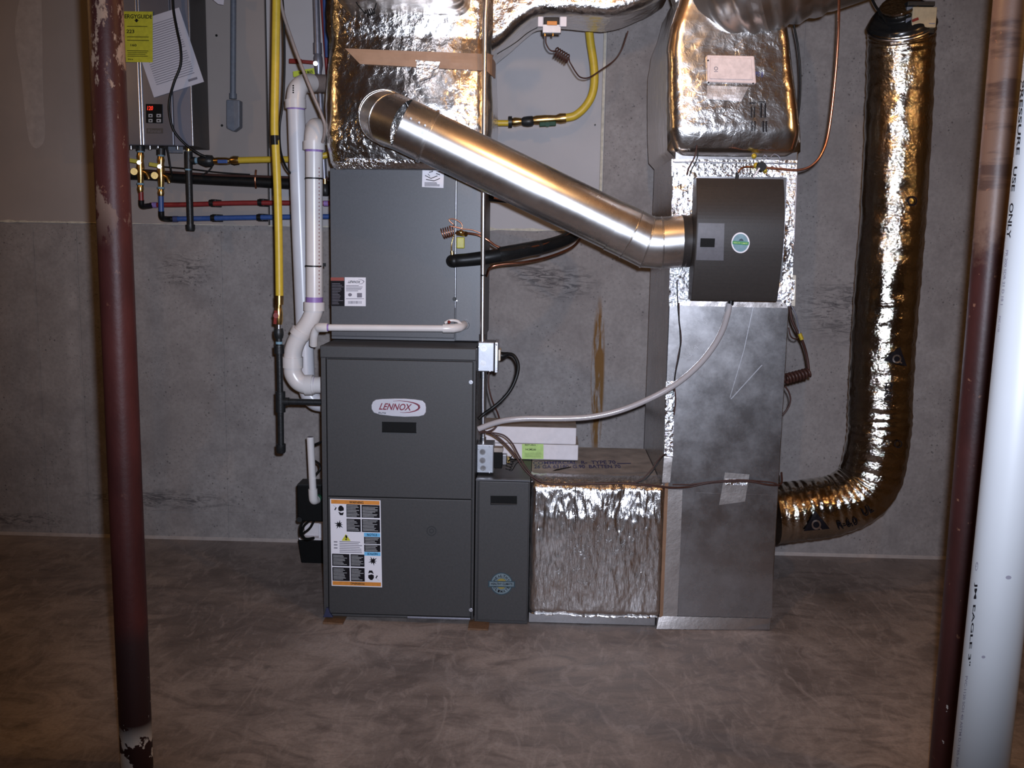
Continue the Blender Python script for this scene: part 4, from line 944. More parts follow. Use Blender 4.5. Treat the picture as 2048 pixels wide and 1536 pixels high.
tm = MB(); text_mb(tm, 'COMMERCIAL  R-  TYPE 70', ((1066, 923), (1230, 921), (1232, 928), (1066, 929)), bz, .002); text_mb(tm, '26 GA 63180  G.90  BATTEN 70', ((1068, 930), (1240, 929.5), (1242, 936.5), (1068, 937)), bz, .002)
pquad(tm, ((1234, 926.5), (1262, 926), (1262, 927.5), (1234, 928)), bz, .002); link('printed_text', tm, M['navy'], top, fix=False)
tag(ltube('cable_tie_end', [P(1094, 949, 4.0), P(1112, 940, 4.03), P(1142, 934, 4.06)], [.003, .0035, .002], M['black'], None, 7), 'loose black cable tie end lying on the connecting duct', 'cable tie')
# cardboard boxes on the connecting duct
def carton(name, x0, x1, yb, base, h, dpt, label):
    Y = PF((x0+x1)/2, yb, base).y; c = thing(name, label, 'box', P((x0+x1)/2, yb, Y)); a, b = P(x0, yb, Y), P(x1, yb, Y)
    link('carton_body', MB().box((a.x, Y, base), (b.x, Y+dpt, base+h)), M['card'], c, .004)
    link('shaded_top', MB().box((a.x-.001, Y+.001, base+h-.0005), (b.x+.001, Y+dpt, base+h+.0012)), M['galv_top'], c, .0005)  # thin brown sheet painting the shade on the white carton top
    return c, Y
hb1 = P(1060, 889, 4.3).z-P(1060, 919, 4.3).z
c1, YK1 = carton('filter_carton', 968, 1156, 919, mzt+.003, hb1, .19, 'lower flat white carton with a lime green label')
sl = link('green_label', pquad(MB(), rect(1044, 888, 1087, 918, .0), YK1, .0008), M['glabel'], c1, fix=False)
tm = text_mb(MB(), 'RETURN', ((1050, 888.5), (1071, 888.8), (1071, 891.5), (1050, 891.2)), YK1, .0014); text_mb(tm, 'NCM200', ((1051, 897), (1072, 897.4), (1072, 901), (1051, 900.6)), YK1, .0014); print_lines(tm, 1049, 905, 1084, 915, 4, YK1, .0014, 0, .15); link('lettering', tm, M['ink'], sl, fix=False)
carton('filter_carton', 966, 1152, 887.5, mzt+.0045+hb1, hb1*1.08, .19, 'upper flat white carton on the duct, plain front, topmost of two')
# ================================================================ junction boxes, conduit, cords
YJ = 3.90
def jbox(name, px0, px1, py0, py1, label, kn):
    t_ = thing(name, label, 'junction box', P((px0+px1)/2, (py0+py1)/2, YJ)); a, b = P(px0, py0, YJ), P(px1, py1, YJ); a.x = fx1+.001
    link('body', MB().box((a.x, YJ, b.z), (b.x, YJ+.10, a.z)), M['galv_lt'], t_, .004)
    for kx_, ky in kn:
        link('knockout', ring(MB(), kx_, ky, 6.2, 5.0, YJ, .0012, n=18), M['steel'], t_, fix=False)
        link('knockout_disc', ppoly(MB(), ellipse(kx_, ky, 4.9, 4.9, 16), YJ, .0008), M['galv'], t_, fix=False)
    for x, y in ((px0+3, py0+9), (px1-8, py0+4), (px0+3, py1-7), (px1-8, py1-2)):
        q = P(x, y, YJ); link('rivet', MB().cyl(q, q-V((0, .003, 0)), .0026, seg=8), M['steel'], t_)
    return t_, a, b
j1, a, b = jbox('junction_box', 955, 988, 684, 744, 'upper galvanized junction box on the furnace side with black cord', [(967, 697), (966, 727)])
link('cover', MB().box((b.x+.001, YJ-.003, b.z-.004), (b.x+.016, YJ+.104, a.z+.002)), M['steel'], j1, .003)
q = P(998, 710, YJ+.02); link('receptacle', MB().box((b.x+.016, YJ+.01, q.z-.022), (b.x+.024, YJ+.08, q.z+.022)), M['cream'], j1, .002)
link('cover_screw', MB().ball(P(993, 689, YJ), .005).ball(P(993, 741, YJ), .004), M['steel'], j1)
j2, a2, b2 = jbox('junction_box', 954, 987, 889, 947, 'lower galvanized junction box above the filter cabinet with relay', [(965, 904), (965, 921), (966, 937)])
rl = thing('relay', 'small black relay with silver end on the lower junction box', 'relay', P(998, 920, YJ+.03))
link('body', MB().box(P(988, 905, YJ+.02)+V((0, 0, 0)), P(1004, 937, YJ+.02)+V((0, .04, 0))), M['void'], rl, .002); link('end_bell', MB().box(P(1004, 909, YJ+.024), P(1014, 931, YJ+.024)+V((0, .034, 0))), M['steel'], rl, .004)
link('mounting_plate', MB().box(P(988, 896, YJ+.02), P(1006, 905, YJ+.02)+V((0, .045, 0))), M['galv_top'], rl, .001); link('terminal', MB().box(P(1014, 914, YJ+.03), P(1020, 926, YJ+.03)+V((0, .02, 0))), M['brass'], rl, .001)
tag(ltube('relay_wire', sp([(1016, 924, 3.93), (1020, 918, 3.92), (1024, 912, 3.92)], 4)+helix(P(1024, 916, 3.92), P(1016, 938, 3.92), .013, 4, 12)+sp([(1017, 939, 3.92), (1024, 941, 3.92), (1034, 926, 3.91), (1048, 924, 3.9)], 4), .0018, M['black'], None, 6), 'small coil of black wire beside the relay', 'wire')
YE = 3.945
cd = thing('conduit', 'long thin bright metal conduit running down in front of the plenum', 'conduit', P(967, 500, YE))
link('tube', MB().tube([P(974, -30, YE), P(972, 10, YE), P(970, 40, YE), P(966.5, 420, YE), P(965, 676, YE)], .0088, 16), M['emt'], cd); link('connector', MB().cyl(P(965, 668, YE), P(965, 685, YE), .0125, seg=16), M['steel'], cd)
link('cable_tie', MB().tube([P(966.5, 549, YE), P(966.5, 552, YE)], .0105, 14), M['black'], cd)
cd2 = thing('conduit', 'short bright metal conduit between the two junction boxes', 'conduit', P(967, 820, YE)); link('tube', MB().tube([P(966.5, 750, YE), P(966, 800, YE), P(966.5, 880, YE)], .0095, 16), M['emt'], cd2)
link('connector', MB().cyl(P(966.5, 742, YE), P(966.5, 756, YE), .0125, seg=16), M['steel'], cd2); link('connector', MB().cyl(P(966.5, 874, YE), P(966.5, 889, YE), .0125, seg=16), M['steel'], cd2)
pc = thing('power_cord', 'thick black power cord looping from the upper junction box', 'cord', P(1020, 760, 3.95))
ltube('cord', sp([(1000, 711, YE), (1016, 708, 3.93), (1028, 712, 3.92), (1036, 728, 3.91), (1034, 750, 3.9), (1022, 778, 3.89), (1004, 800, 3.88), (985, 816, 3.87), (968, 828, 3.87), (957, 838, 3.86)], 7), .0072, M['black'], pc, 10); link('plug', MB().tube([P(1000, 711, YE), P(1008, 711, YE), P(1016, 708, 3.93)], [.016, .014, .008], 12), M['black'], pc)
def wire(name, pts, r, m, label, cat='wire', per=7): return tag(ltube(name, sp(pts, per), r, m, None, 7), label, cat)
wire('control_wire', [(978, 745, 3.93), (977, 770, 3.92), (984, 800, 3.90), (996, 828, 3.86), (998, 842, 3.83), (990, 856, 3.82), (974, 864, 3.82), (958, 866, 3.82)], .0034, M['redbrown'], 'brown control wire hanging between the junction boxes')
wire('control_wire', [(957, 748, 3.89), (956, 775, 3.885), (957, 790, 3.88)], .002, M['black'], 'short black wire along the furnace edge under upper junction box')
wire('thermostat_cable', [(957, 862, 3.81), (980, 866, 3.80), (1002, 880, 3.80), (1026, 905, 3.80), (1050, 940, 3.795), (1075, 961, 3.79), (1100, 968, 3.785), (1160, 968, 3.785), (1240, 967, 3.785), (1300, 971, 3.785), (1340, 975, 3.80), (1375, 974, 3.825), (1410, 967, 3.825), (1450, 963, 3.822), (1500, 963, 3.822), (1540, 970, 3.825), (1562, 967, 3.86), (1563, 945, 3.9)], .0042, M['redbrown'], 'brown thermostat cable draped along the connecting duct to the trunk', 'cable')
wire('thermostat_cable', [(962, 864, 3.80), (988, 866, 3.795), (1008, 871, 3.795), (1024, 886, 3.795), (1036, 908, 3.795), (1050, 932, 3.79), (1068, 955, 3.785), (1090, 968, 3.782)], .0032, M['redbrown'], 'second brown cable bowed above the first beside the cartons', 'cable')
wire('thermostat_cable', [(1345, 969, 3.822), (1380, 969, 3.822), (1420, 964, 3.82), (1470, 960, 3.818), (1515, 962, 3.822), (1548, 966, 3.826), (1558, 973, 3.83)], .003, M['redbrown'], 'thin brown wire crossing the lower return trunk under tape', 'cable')
wire('pair_wire', [(1258, 967, 3.79), (1282, 960, 3.79), (1302, 940, 3.80), (1316, 921, 3.81), (1329, 908, 3.825)], .0024, M['redbrown'], 'dark wire rising from connecting duct to trunk corner, left strand')
wire('pair_wire', [(1272, 968, 3.79), (1292, 957, 3.79), (1308, 938, 3.80), (1322, 917, 3.81), (1332, 908, 3.825)], .0024, M['black'], 'dark wire rising from connecting duct to trunk corner, right strand')
wire('trunk_wire', [(1348, 830, 3.822), (1351, 800, 3.822), (1349, 762, 3.82), (1356, 715, 3.82), (1362, 680, 3.82), (1358, 640, 3.82), (1358, 606, 3.82)], .003, M['redbrown'], 'twisted dark wire down the left front edge of the trunk')
wire('trunk_wire', [(1346, 790, 3.82), (1350, 752, 3.818), (1360, 700, 3.816), (1359, 650, 3.816), (1356, 618, 3.816), (1354, 560, 3.815)], .0022, M['black'], 'thin black wire beside the twisted one on the trunk edge')
wire('trunk_wire', [(1394, 290, 3.79), (1390, 312, 3.79), (1378, 336, 3.80), (1374, 350, 3.81)], .0032, M['redbrown'], 'red brown wire leaving the wrap above the humidifier corner')
wire('trunk_wire', [(1396, 300, 3.79), (1394, 318, 3.79), (1383, 340, 3.80), (1379, 352, 3.81)], .0022, M['black'], 'thin black wire beside the red brown one above humidifier')
wire('side_wire', [(1588, 50, 3.95), (1597, 100, 3.97), (1601, 160, 3.98), (1598, 220, 3.98), (1593, 250, 3.98)], .004, M['black'], 'black wire bowed off the upper right edge of the trunk')
# ================================================================ refrigerant lines
rf = thing('refrigerant_line', 'thick black insulated refrigerant pipe curving right from the coil cabinet', 'pipe', P(1000, 510, 4.05))
pth = sp([(908, 522, 4.058), (905, 522, 4.03), (915, 521, 4.01), (940, 519, 4.01), (985, 513, 4.02), (1040, 502, 4.06), (1100, 489, 4.14), (1140, 474, 4.22), (1163, 452, 4.30), (1160, 428, 4.36), (1120, 412, 4.40), (1060, 400, 4.42), (975, 390, 4.44)], 8)
ltube('insulation', pth, [.026+.003*max(0, 1-abs(i-36)/14) for i in range(len(pth))], M['black'], rf, 18); link('end_cap', MB().ball(P(908, 522, 4.008), .0262), M['black'], rf)
link('tape_wrap', MB().tube(pth[34:46], .0292, 16, jit=lambda q, i, j, r: r+crink(q, .004, 40, 2)), M['black_gloss'], rf)
tag(ltube('copper_liquid_line', sp([(930, 466, 4.03), (955, 470, 4.02), (975, 480, 4.02), (992, 492, 4.03), (1015, 499, 4.04), (1045, 497, 4.04), (1090, 488, 4.10), (1140, 468, 4.2), (1158, 448, 4.28)], 6), .0052, M['copper'], None, 9), 'bare copper line above the black insulated pipe', 'pipe')
tag(ltube('copper_liquid_line', sp([(973, 552, 4.10), (980, 536, 4.05), (1000, 529, 4.05), (1050, 524, 4.08), (1100, 513, 4.15), (1145, 494, 4.22), (1166, 470, 4.3)], 6), .0055, M['copper'], None, 9), 'bare copper line under the black insulated pipe', 'pipe')
tag(ltube('copper_liquid_line', sp([(988, 396, 4.35), (1040, 408, 4.33), (1090, 432, 4.30), (1130, 455, 4.28), (1142, 462, 4.27)], 6), .0055, M['copper'], None, 9), 'bare copper line along the underside of the slanting metal pipe', 'pipe')
ev = thing('expansion_valve', 'copper coil with brass cap and yellow tag on the coil cabinet', 'valve', P(915, 475, 4.03))
ltube('capillary_coil', helix(P(884, 468, 4.03), P(906, 462, 4.03), .021, 5, 16)+sp([(908, 450, 4.02), (898, 440, 4.02), (908, 438, 4.02), (922, 446, 4.02), (924, 456, 4.02), (912, 454, 4.02), (898, 452, 4.02)], 6)+sp([(926, 458, 4.02), (945, 460, 4.02), (965, 468, 4.02)], 5), .0023, M['copper'], ev, 7)
ltube('suction_stub', sp([(908, 470, 4.03), (903, 490, 4.03), (904, 512, 4.02)], 5), .0026, M['brass'], ev, 8); link('brass_fitting', MB().cyl(P(904, 502, 4.02), P(905, 514, 4.02), .007, seg=10), M['brass'], ev)
link('body', MB().cyl(P(915, 466, 4.045), P(932, 468, 4.01), .0105, seg=12).ball(P(922, 465, 4.02), .011), M['brass'], ev); link('yellow_tag', MB().box(P(913, 474, 4.018), P(929, 497, 4.018)+V((0, .014, 0))), M['tagy'], ev, .004, 'yellow tag')
# condensate pipe on the furnace top
cp = thing('condensate_pipe', 'thin white horizontal drain pipe on top of the furnace', 'pipe', P(780, 655, 3.95))
YA = 3.96
link('run', MB().tube([P(642, 655, YA), P(895, 657, YA)], .0135, 18), M['pvc'], cp); link('elbow', MB().tube([P(886, 657, YA), P(906, 657, YA), P(918, 655, 3.975), P(924, 652, 4.0), P(927, 650, 4.05)], [.0175, .0178, .0178, .0175, .017], 18), M['pvc'], cp)
link('cleanout', MB().tube(sp([(890, 646, YA+.01), (900, 641, YA+.01), (914, 642, YA+.015), (922, 648, YA+.02)], 4), .006, 10), M['pvc'], cp); link('red_cap', MB().ball(P(898, 644, YA), .0065), M['redh'], cp)
link('coupling', MB().tube([P(636, 656, YA+.02), P(640, 655, YA), P(655, 655, YA)], .0185, 18), M['pvc'], cp); link('primer_ring', MB().tube([P(655, 655, YA), P(658, 655, YA)], .0142, 18), M['purple'], cp)
link('drop', MB().tube(sp([(640, 655, YA+.01), (632, 660, YA+.02), (628, 672, YA+.03), (627, 690, YA+.05)], 5), .0165, 16), M['pvc'], cp)
# ================================================================ vent pipes left of the furnace
YV = 4.10; RV = .0345
v1 = thing('vent_pipe', 'white plastic vent pipe with an S bend entering the furnace side', 'pipe', P(628, 500, YV))
r1 = link('riser', MB().tube([P(628, 285, YV), P(629, 615, YV)], RV, 28), M['pvc'], v1)
link('top_elbow', MB().tube(sp([(628, 294, YV), (629, 272, YV+.005), (632, 256, YV+.05), (640, 262, YV+.14), (655, 272, YV+.30)], 6), RV+.005, 28), M['pvc'], v1)
link('lower_bend', MB().tube(sp([(628.5, 608, YV), (628, 622, YV), (618, 645, YV), (602, 668, YV), (591, 688, YV), (586, 708, YV), (585.5, 735, YV), (587, 748, YV), (597, 763, YV), (612, 770, YV), (630, 770, YV)], 6), RV+.003, 28), M['pvc'], v1)
for q0, q1, e in (((628, 283), (628, 300), .0095), ((628.7, 604), (628.7, 621), .0095), ((585.5, 714), (585.5, 735), .0085), ((611, 770), (626, 770), .0085)):
    link('coupling', MB().tube([P(*q0, YV), P(*q1, YV)], RV+e, 28), M['pvc'], v1)
q0, q1 = P(604, 661, YV), P(598, 672, YV); link('coupling', MB().tube([q0, q1], RV+.0085, 28), M['pvc'], v1)
link('inlet', MB().tube([P(625, 770, YV), P(641, 770, YV), V((fx0+.002, YV, P(641, 770, YV).z))], RV, 28), M['pvc'], v1)
for a_, b_ in (((628, 300), (628, 304)), ((628.7, 594), (628.7, 604))): link('primer_ring', MB().tube([P(*a_, YV), P(*b_, YV)], RV+.0006, 28), M['purple'], v1, 0, 'purple primer ring')
link('primer_ring', MB().tube([P(626, 770, YV), P(630, 770, YV)], RV+.0006, 28), M['purple'], v1)
for y in (357, 532): link('cable_tie', MB().tube([P(628, y-1.5, YV), P(628, y+1.5, YV)], RV+.0015, 28), M['black'], v1)
link('tie_head', MB().box(P(643, 526, YV), P(652, 533, YV)), M['black'], v1)
bv = bvh(r1); tm = MB()
for i in range(34): y = 335+i*7.6; pquad(tm, rect(637.5, y, 639, y+3.0), bv, .0008)
link('printed_text', tm, M['redh'], v1, fix=False, kind='stuff')
YV2 = 4.27
v2 = thing('vent_pipe', 'rear white plastic vent pipe with elbow under the red lever valve', 'pipe', P(596, 450, YV2))
link('riser', MB().tube([P(592, 212, YV2), P(600, 440, YV2), P(613, 760, YV2)], .0365, 28), M['pvc_far'], v2)
e2 = link('top_elbow', MB().tube(sp([(592, 214, YV2), (592, 196, YV2), (596, 178, YV2+.01), (607, 168, YV2+.05), (622, 166, YV2+.10)], 6), .0395, 28), M['pvc'], v2)
link('coupling', MB().tube([P(591, 200, YV2), P(591.6, 217, YV2)], .0435, 28), M['pvc'], v2); link('primer_ring', MB().tube([P(592, 217, YV2), P(592, 220, YV2)], .0372, 28), M['purple'], v2)
link('offset_run', MB().tube([P(618, 167, YV2+.09), P(640, 167, YV2+.16), P(668, 168, YV2+.25)], .038, 24), M['greytube'], v2, 0, 'run passing behind the plenum, its shade painted as grey')  # white pipe coloured grey to imitate the shade behind the plenum
lb_ = [V(q) for q in sp([(613, 755, YV2), (615, 775, YV2), (621, 792, YV2), (632, 803, YV2), (648, 806, YV2)], 6)]; lb_.append(V((fx0+.002, YV2, lb_[-1].z))); link('lower_elbow', MB().tube(lb_, .040, 28), M['pvc_far'], v2)
bl = bvh(e2); tm = MB()
for i, y in enumerate((170, 174.5, 179, 183.5)): pquad(tm, rect(585, y, 588, y+3), bl, .0008)
link('printed_mark', tm, M['ink'], v2, fix=False)
# ================================================================ gas line
YG = 3.98
ga = thing('gas_line', 'yellow gas tube and black iron drip leg feeding the furnace left side', 'pipe', P(560, 600, YG))
ltube('yellow_tube', sp([(553, -30, YG), (553, 0, YG), (551, 120, YG), (549, 250, YG), (551, 290, YG), (555, 380, YG), (557.5, 480, YG), (559, 594, YG)], 8), .0158, M['yellow'], ga, 18)
link('tape_band', MB().tube([P(549.5, 271, YG), P(550.5, 290, YG)], .0166, 18), M['black_gloss'], ga)
link('brass_nut', MB().tube([P(558.5, 591, YG), P(558.5, 609, YG)], .0195, 6).tube([P(558, 607, YG), P(557.5, 620, YG)], .013, 14), M['brass'], ga)
link('valve_body', MB().tube([P(557.5, 616, YG), P(557.5, 624, YG), P(557.5, 640, YG), P(557.5, 649, YG)], [.014, .017, .017, .013], 14), M['brass'], ga); link('valve_handle', MB().cyl(P(552, 631, YG-.01), P(552, 631, YG-.04), .011, seg=12).bar(P(552, 621, YG-.035), P(550, 648, YG-.035), .012, .005), M['redh'], ga, 0, 'red valve handle')
link('nipple', MB().tube([P(557.5, 648, YG), P(557.5, 659, YG)], .011, 14), M['steel'], ga); link('union', MB().tube([P(557.5, 657, YG), P(557.5, 664, YG), P(557.5, 670, YG), P(558, 677, YG)], [.018, .0205, .0205, .016], 8), M['iron'], ga)
link('thread_tape', MB().tube([P(558, 683, YG), P(558, 688, YG)], .0138, 14), M['bluet'], ga); link('coupling', MB().tube([P(558, 690, YG), P(558.5, 707, YG)], .0205, 14), M['iron'], ga)
link('riser', MB().tube([P(558, 676, YG), P(560.5, 790, YG)], .0130, 16), M['iron'], ga); link('tee', MB().tube([P(560.8, 783, YG), P(561.2, 824, YG)], .0200, 16).tube([P(561, 803, YG), P(578, 803, YG)], .017, 16), M['iron'], ga)
q = P(570, 803, YG); link('branch', MB().tube([q, V((fx0+.004, YG, q.z))], .0128, 16), M['iron'], ga); link('drip_leg', MB().tube([P(561, 820, YG), P(562, 893, YG)], .0128, 16), M['iron'], ga); link('cap', MB().tube([P(562, 888, YG), P(562, 903, YG), P(562, 906, YG)], [.0195, .0195, .015], 16), M['iron'], ga)
wire('black_cable', [(563, -20, 4.1), (567, 30, 4.1), (569, 120, 4.1), (566, 200, 4.1), (559, 255, 4.1), (561, 300, 4.15), (570, 330, 4.2), (581, 347, 4.25)], .0048, M['black'], 'black cable hanging beside the vertical yellow gas tube', 'cable')
wire('grey_tube', [(558, -25, 4.0), (566, 25, 4.0), (582, 75, 4.0), (602, 130, 4.0), (624, 185, 4.0), (640, 222, 4.01), (649, 248, 4.02), (649, 268, 4.04), (645, 285, 4.06)], .0065, M['greytube'], 'slanting grey tube crossing the vent pipe elbow', 'tube')
# ================================================================ condensate pump and its bits
YPu = 4.40
qa = PF(604, 1126); YPu = qa.y
pm = thing('condensate_pump', 'black and white condensate pump on the floor behind the furnace', 'pump', P(625, 1120, YPu))
a, b = P(602, 1126, YPu), P(668, 1080, YPu); zt_ = P(620, 1080, YPu).z; zl = P(620, 1050, YPu).z
link('tank', MB().hexa([(a.x, YPu, 0), (b.x, YPu, 0), (b.x, YPu+.13, 0), (a.x, YPu+.13, 0), (a.x-.012, YPu-.006, zt_), (b.x, YPu-.006, zt_), (b.x, YPu+.14, zt_), (a.x-.012, YPu+.14, zt_)]), M['void'], pm, .004)
link('lid', MB().box((a.x-.008, YPu-.004, zt_), (b.x, YPu+.135, zt_+.010)), M['card'], pm, .003); link('lid_block', MB().box((a.x+.01, YPu+.03, zt_+.01), (b.x, YPu+.12, zl)), M['card'], pm, .004); q = P(642, 1068, YPu); link('lid_post', MB().box((q.x-.012, YPu+.002, zt_+.01), (q.x+.012, YPu+.03, zl+.005)), M['white'], pm, .002)
YQ = 4.18
tb = thing('condensate_trap', 'black drain trap box fixed to the furnace left side', 'trap', P(620, 1000, YQ))
a, b = P(593, 970, YQ), P(600, 1043, YQ); link('box', MB().box((a.x, YQ, b.z), (fx0-.001, YQ+.10, a.z)), M['void'], tb, .006); link('top_cover', MB().box((a.x+.003, YQ-.002, a.z-.002), (fx0-.001, YQ+.1, a.z+.004)), M['iron'], tb, .002)
q = P(600, 1038, YQ); link('drain_boss', MB().cyl(q+V((0, 0, 0)), q-V((0, .012, 0)), .012, seg=12), M['iron'], tb); q = P(637, 995, YQ); link('green_port', MB().cyl(q, q-V((0, .01, 0)), .016, seg=14), M['green'], tb, 0, 'dark green port'); 
dp = thing('drain_standpipe', 'short open white plastic standpipe on the black trap box', 'pipe', P(622, 940, YQ-.03)); YZ = YQ-.032
link('pipe', MB().tube([P(620.5, 874, YZ), P(626, 984, YZ)], .0155, 18), M['pvc'], dp); link('bore', MB().tube([P(620.5, 873.6, YZ), P(620.5, 874.2, YZ)], .012, 16), M['inkfaint'], dp); link('elbow', MB().tube(spline([P(625.7, 978, YZ), P(626.5, 993, YZ), P(628, 1000, YZ+.006), P(633, 999, YQ-.002)], 5), .0195, 18), M['pvc'], dp)
link('coupling', MB().tube([P(624.8, 955, YZ), P(625.2, 958, YZ)], .0165, 18), M['pvc'], dp)
wire('pump_hose', [(606, 1042, 4.2), (601, 1055, 4.21), (602, 1070, 4.23), (612, 1078, 4.25), (628, 1076, 4.28)], .0062, M['black'], 'black hose looping from the trap box to pump lid, outer loop', 'hose')
wire('pump_hose', [(618, 1042, 4.2), (608, 1052, 4.21), (603, 1066, 4.225), (608, 1075, 4.24)], .0055, M['black'], 'black hose looping from the trap box to pump lid, middle loop', 'hose')
wire('pump_hose', [(628, 1042, 4.2), (620, 1056, 4.21), (608, 1066, 4.22), (603, 1070, 4.23)], .0055, M['black'], 'black hose looping from the trap box to pump lid, inner loop', 'hose')
wire('black_cord', [(652, 876, 4.15), (642, 884, 4.15), (631, 889, 4.17), (624, 893, 4.2)], .0055, M['black'], 'black cord stub between furnace and standpipe, upper one', 'cord')  # short black cords beside the standpipe, not hoses
wire('black_cord', [(630, 922, 4.24), (638, 928, 4.23), (640, 938, 4.22), (634, 947, 4.22), (630, 950, 4.22)], .0055, M['black'], 'black cord loop between furnace and standpipe, lower one', 'cord')
# ================================================================ tankless water heater
YHt = 4.60
ht = thing('water_heater', 'silver wall hung tankless water heater partly behind the red column', 'water heater', P(310, 290, YW))
hl, hr = P(196, 290, YHt).x, P(386, 290, YHt).x; hb_ = P(320, 291, YHt).z; htp = 2.62
link('casing', MB().box((hl, YHt+.012, hb_), (hr, YW, htp)), M['heater_side'], ht, .004)
link('front_panel', MB().box((hl, YHt, hb_), (P(345, 200, YHt).x, YHt+.015, htp)), M['heater'], ht, .004); link('side_front', MB().box((P(345.6, 200, YHt).x, YHt+.001, hb_), (hr, YHt+.015, htp)), M['heater2'], ht, .004)
for px in (279, 284.5): x = P(px, 210, YHt).x; link('trim_rib', MB().box((x-.003, YHt-.006, hb_), (x+.003, YHt+.002, htp)), M['emt'], ht, .002)
link('corner_rib', MB().box((hr-.004, YHt-.003, hb_), (hr+.001, YHt+.004, htp)), M['emt'], ht, .001)
cpn = plate('control_panel', ((292, 208), (325, 208.5), (325.5, 246.5), (292.5, 246)), YHt, .004, M['void'], ht, .001, 'black keypad with red display'); YK = YHt-.004
link('display', text_mb(MB(), '120', ((294.5, 212), (306, 212), (306, 220.5), (294.5, 220.5)), YK, .001, .1), M['led'], cpn, fix=False)
kb = MB()
for x, y in ((297, 228), (297, 238), (313, 228), (313, 238)): pquad(kb, rect(x, y, x+8 if x < 300 else x+9, y+6.5), YK, .001)
link('key', kb, M['inkwhite'], cpn, fix=False); kb = MB()
for x, y in ((299, 230), (299, 240), (315, 230), (315, 240)): pquad(kb, rect(x, y, x+4, y+2.8), YK, .0016)
link('key_mark', kb, M['ink'], cpn, fix=False)
nb = link('name_badge', pquad(MB(), rect(293, 256.5, 326, 267), YHt, .0012), M['heater_side'], ht, fix=False); lettering('Rinnai', ((296, 258.2), (322, 258.5), (322, 265.5), (296, 265.2)), YHt, M['heater'], nb, .0018)
el = link('energy_label', pquad(MB(), rect(239, 22.5, 305.5, 124, .01), YHt, .0065), M['ylabel'], ht, fix=False, label='yellow energy label'); tm = text_mb(MB(), 'ENERGYGUIDE', ((236, 28), (304.5, 29.5), (304, 37.5), (236, 36.5)), YHt, .0075)
ppoly(tm, [(268, 40), (273, 45), (278, 40), (275, 40), (275, 37.5), (271, 37.5), (271, 40)], YHt, .0075); text_mb(tm, '223', ((253, 59), (268.5, 59.5), (268.5, 66.5), (253, 66)), YHt, .0075); text_mb(tm, '160', ((261, 87.5), (273, 88), (273, 93), (261, 92.5)), YHt, .0075)
for y in (52, 73, 80, 101): pquad(tm, rect(254, y, 298-10*random.random(), y+1.2, .01), YHt, .0075)
print_lines(tm, 255, 104, 296, 114, 3, YHt, .0075, 0, .3); text_mb(tm, 'Hrs', ((256, 117), (266, 117), (266, 120), (256, 120)), YHt, .0075); link('lettering', tm, M['ink'], el, fix=False)
sh = tag(link('paper_sheet', ppoly(MB(), [(258, 47), (308, 195), (408, 163.5), (358, 15)], YHt, .004), M['paper'], None, fix=False), 'tilted white instruction sheet taped on the water heater', 'paper')
md_ = sh.modifiers.new('thickness', 'SOLIDIFY'); md_.thickness = .0006
tm = MB(); random.seed(4)
for i in range(26):
    f0 = .10+i*.030; u1 = .88-.25*(random.random() if i % 5 == 4 else 0)
    q = lambda u, v: (258+(358-258)*u+(308-258)*v, 47+(15-47)*u+(195-47)*v)
    ppoly(tm, [q(.12, f0), q(.12, f0+.008), q(u1, f0+.008), q(u1, f0)], YHt-.004, .0012)
ppoly(tm, [q(.72, .915), q(.72, .945), q(.90, .945), q(.90, .915)], YHt-.004, .0012); link('printed_lines', tm, M['inkfaint'], sh, fix=False, kind='stuff')
tag(link('paper_corner', MB().prism([P(417, -8, 4.7), P(449, -8, 4.7), P(447, 10, 4.7), P(436, 8, 4.7)], (0, .001, 0)), M['paper']), 'pale blue paper corner above the heater side', 'paper')
for i, px in enumerate((262, 300, 316, 355)): q = P(px, 291, YHt+.05); link('bottom_fitting', MB().cyl(q, q-V((0, 0, .018)), .008, seg=10), M['steel'], ht)
link('drain_plate', MB().box(P(336, 291, YHt+.06), P(366, 306, YHt+.06)+V((0, .004, 0))), M['conduitgrey'], ht, .001)
YVl = 4.66
def service(px, dy, hot, label):
    t_ = thing('service_valve', label, 'valve', P(px, 340+dy, YVl)); c = lambda x, y, e=0: P(px+x, y+dy, YVl+e)
    link('union_nut', MB().tube([c(0, 289), c(0, 302)], .021, 8), M['iron'], t_); link('thread_tape', MB().tube([c(0, 301), c(0, 305)], .015, 14), M['bluet'], t_)
    link('valve_body', MB().tube([c(0, 304), c(0, 312), c(0, 320), c(0, 335), c(.5, 350), c(.5, 366)], [.013, .017, .014, .018, .016, .012], 14), M['brass'], t_)
    link('lever', MB().bar(c(-1, 324, -.02), c(-24, 320, -.025), .018, .006), M['tagy'], t_, .003, 'yellow lever'); link('lever_hub', MB().cyl(c(-3, 325, 0), c(-3, 325, -.03), .009, seg=10), M['steel'], t_)
    link('hose_bib', MB().cyl(c(0, 343), c(-12, 343, -.01), .011, seg=12).cyl(c(-11, 343, .004), c(-13, 343, -.03), .016, seg=14), M['brass'], t_); link('side_port', MB().tube([c(0, 340), c(13, 346, -.01), c(17, 358, -.01)], [.009, .010, .007], 10), M['brass'], t_)
    link('thread_tape', MB().tube([c(0, 366), c(0, 370)], .0165, 14), M['bluet'], t_); link('adapter', MB().tube([c(0, 370), c(0, 378), c(0, 386)], [.013, .0165, .012], 8), M['brass'], t_)
    return t_
service(281, 0, True, 'brass service valve with yellow lever over the red pipe'); service(322, 8, False, 'brass service valve with yellow lever over the blue pipe')
YX = 4.74
rp = thing('red_water_pipe', 'red plastic hot water pipe running along the wall', 'pipe', P(450, 408, YX))
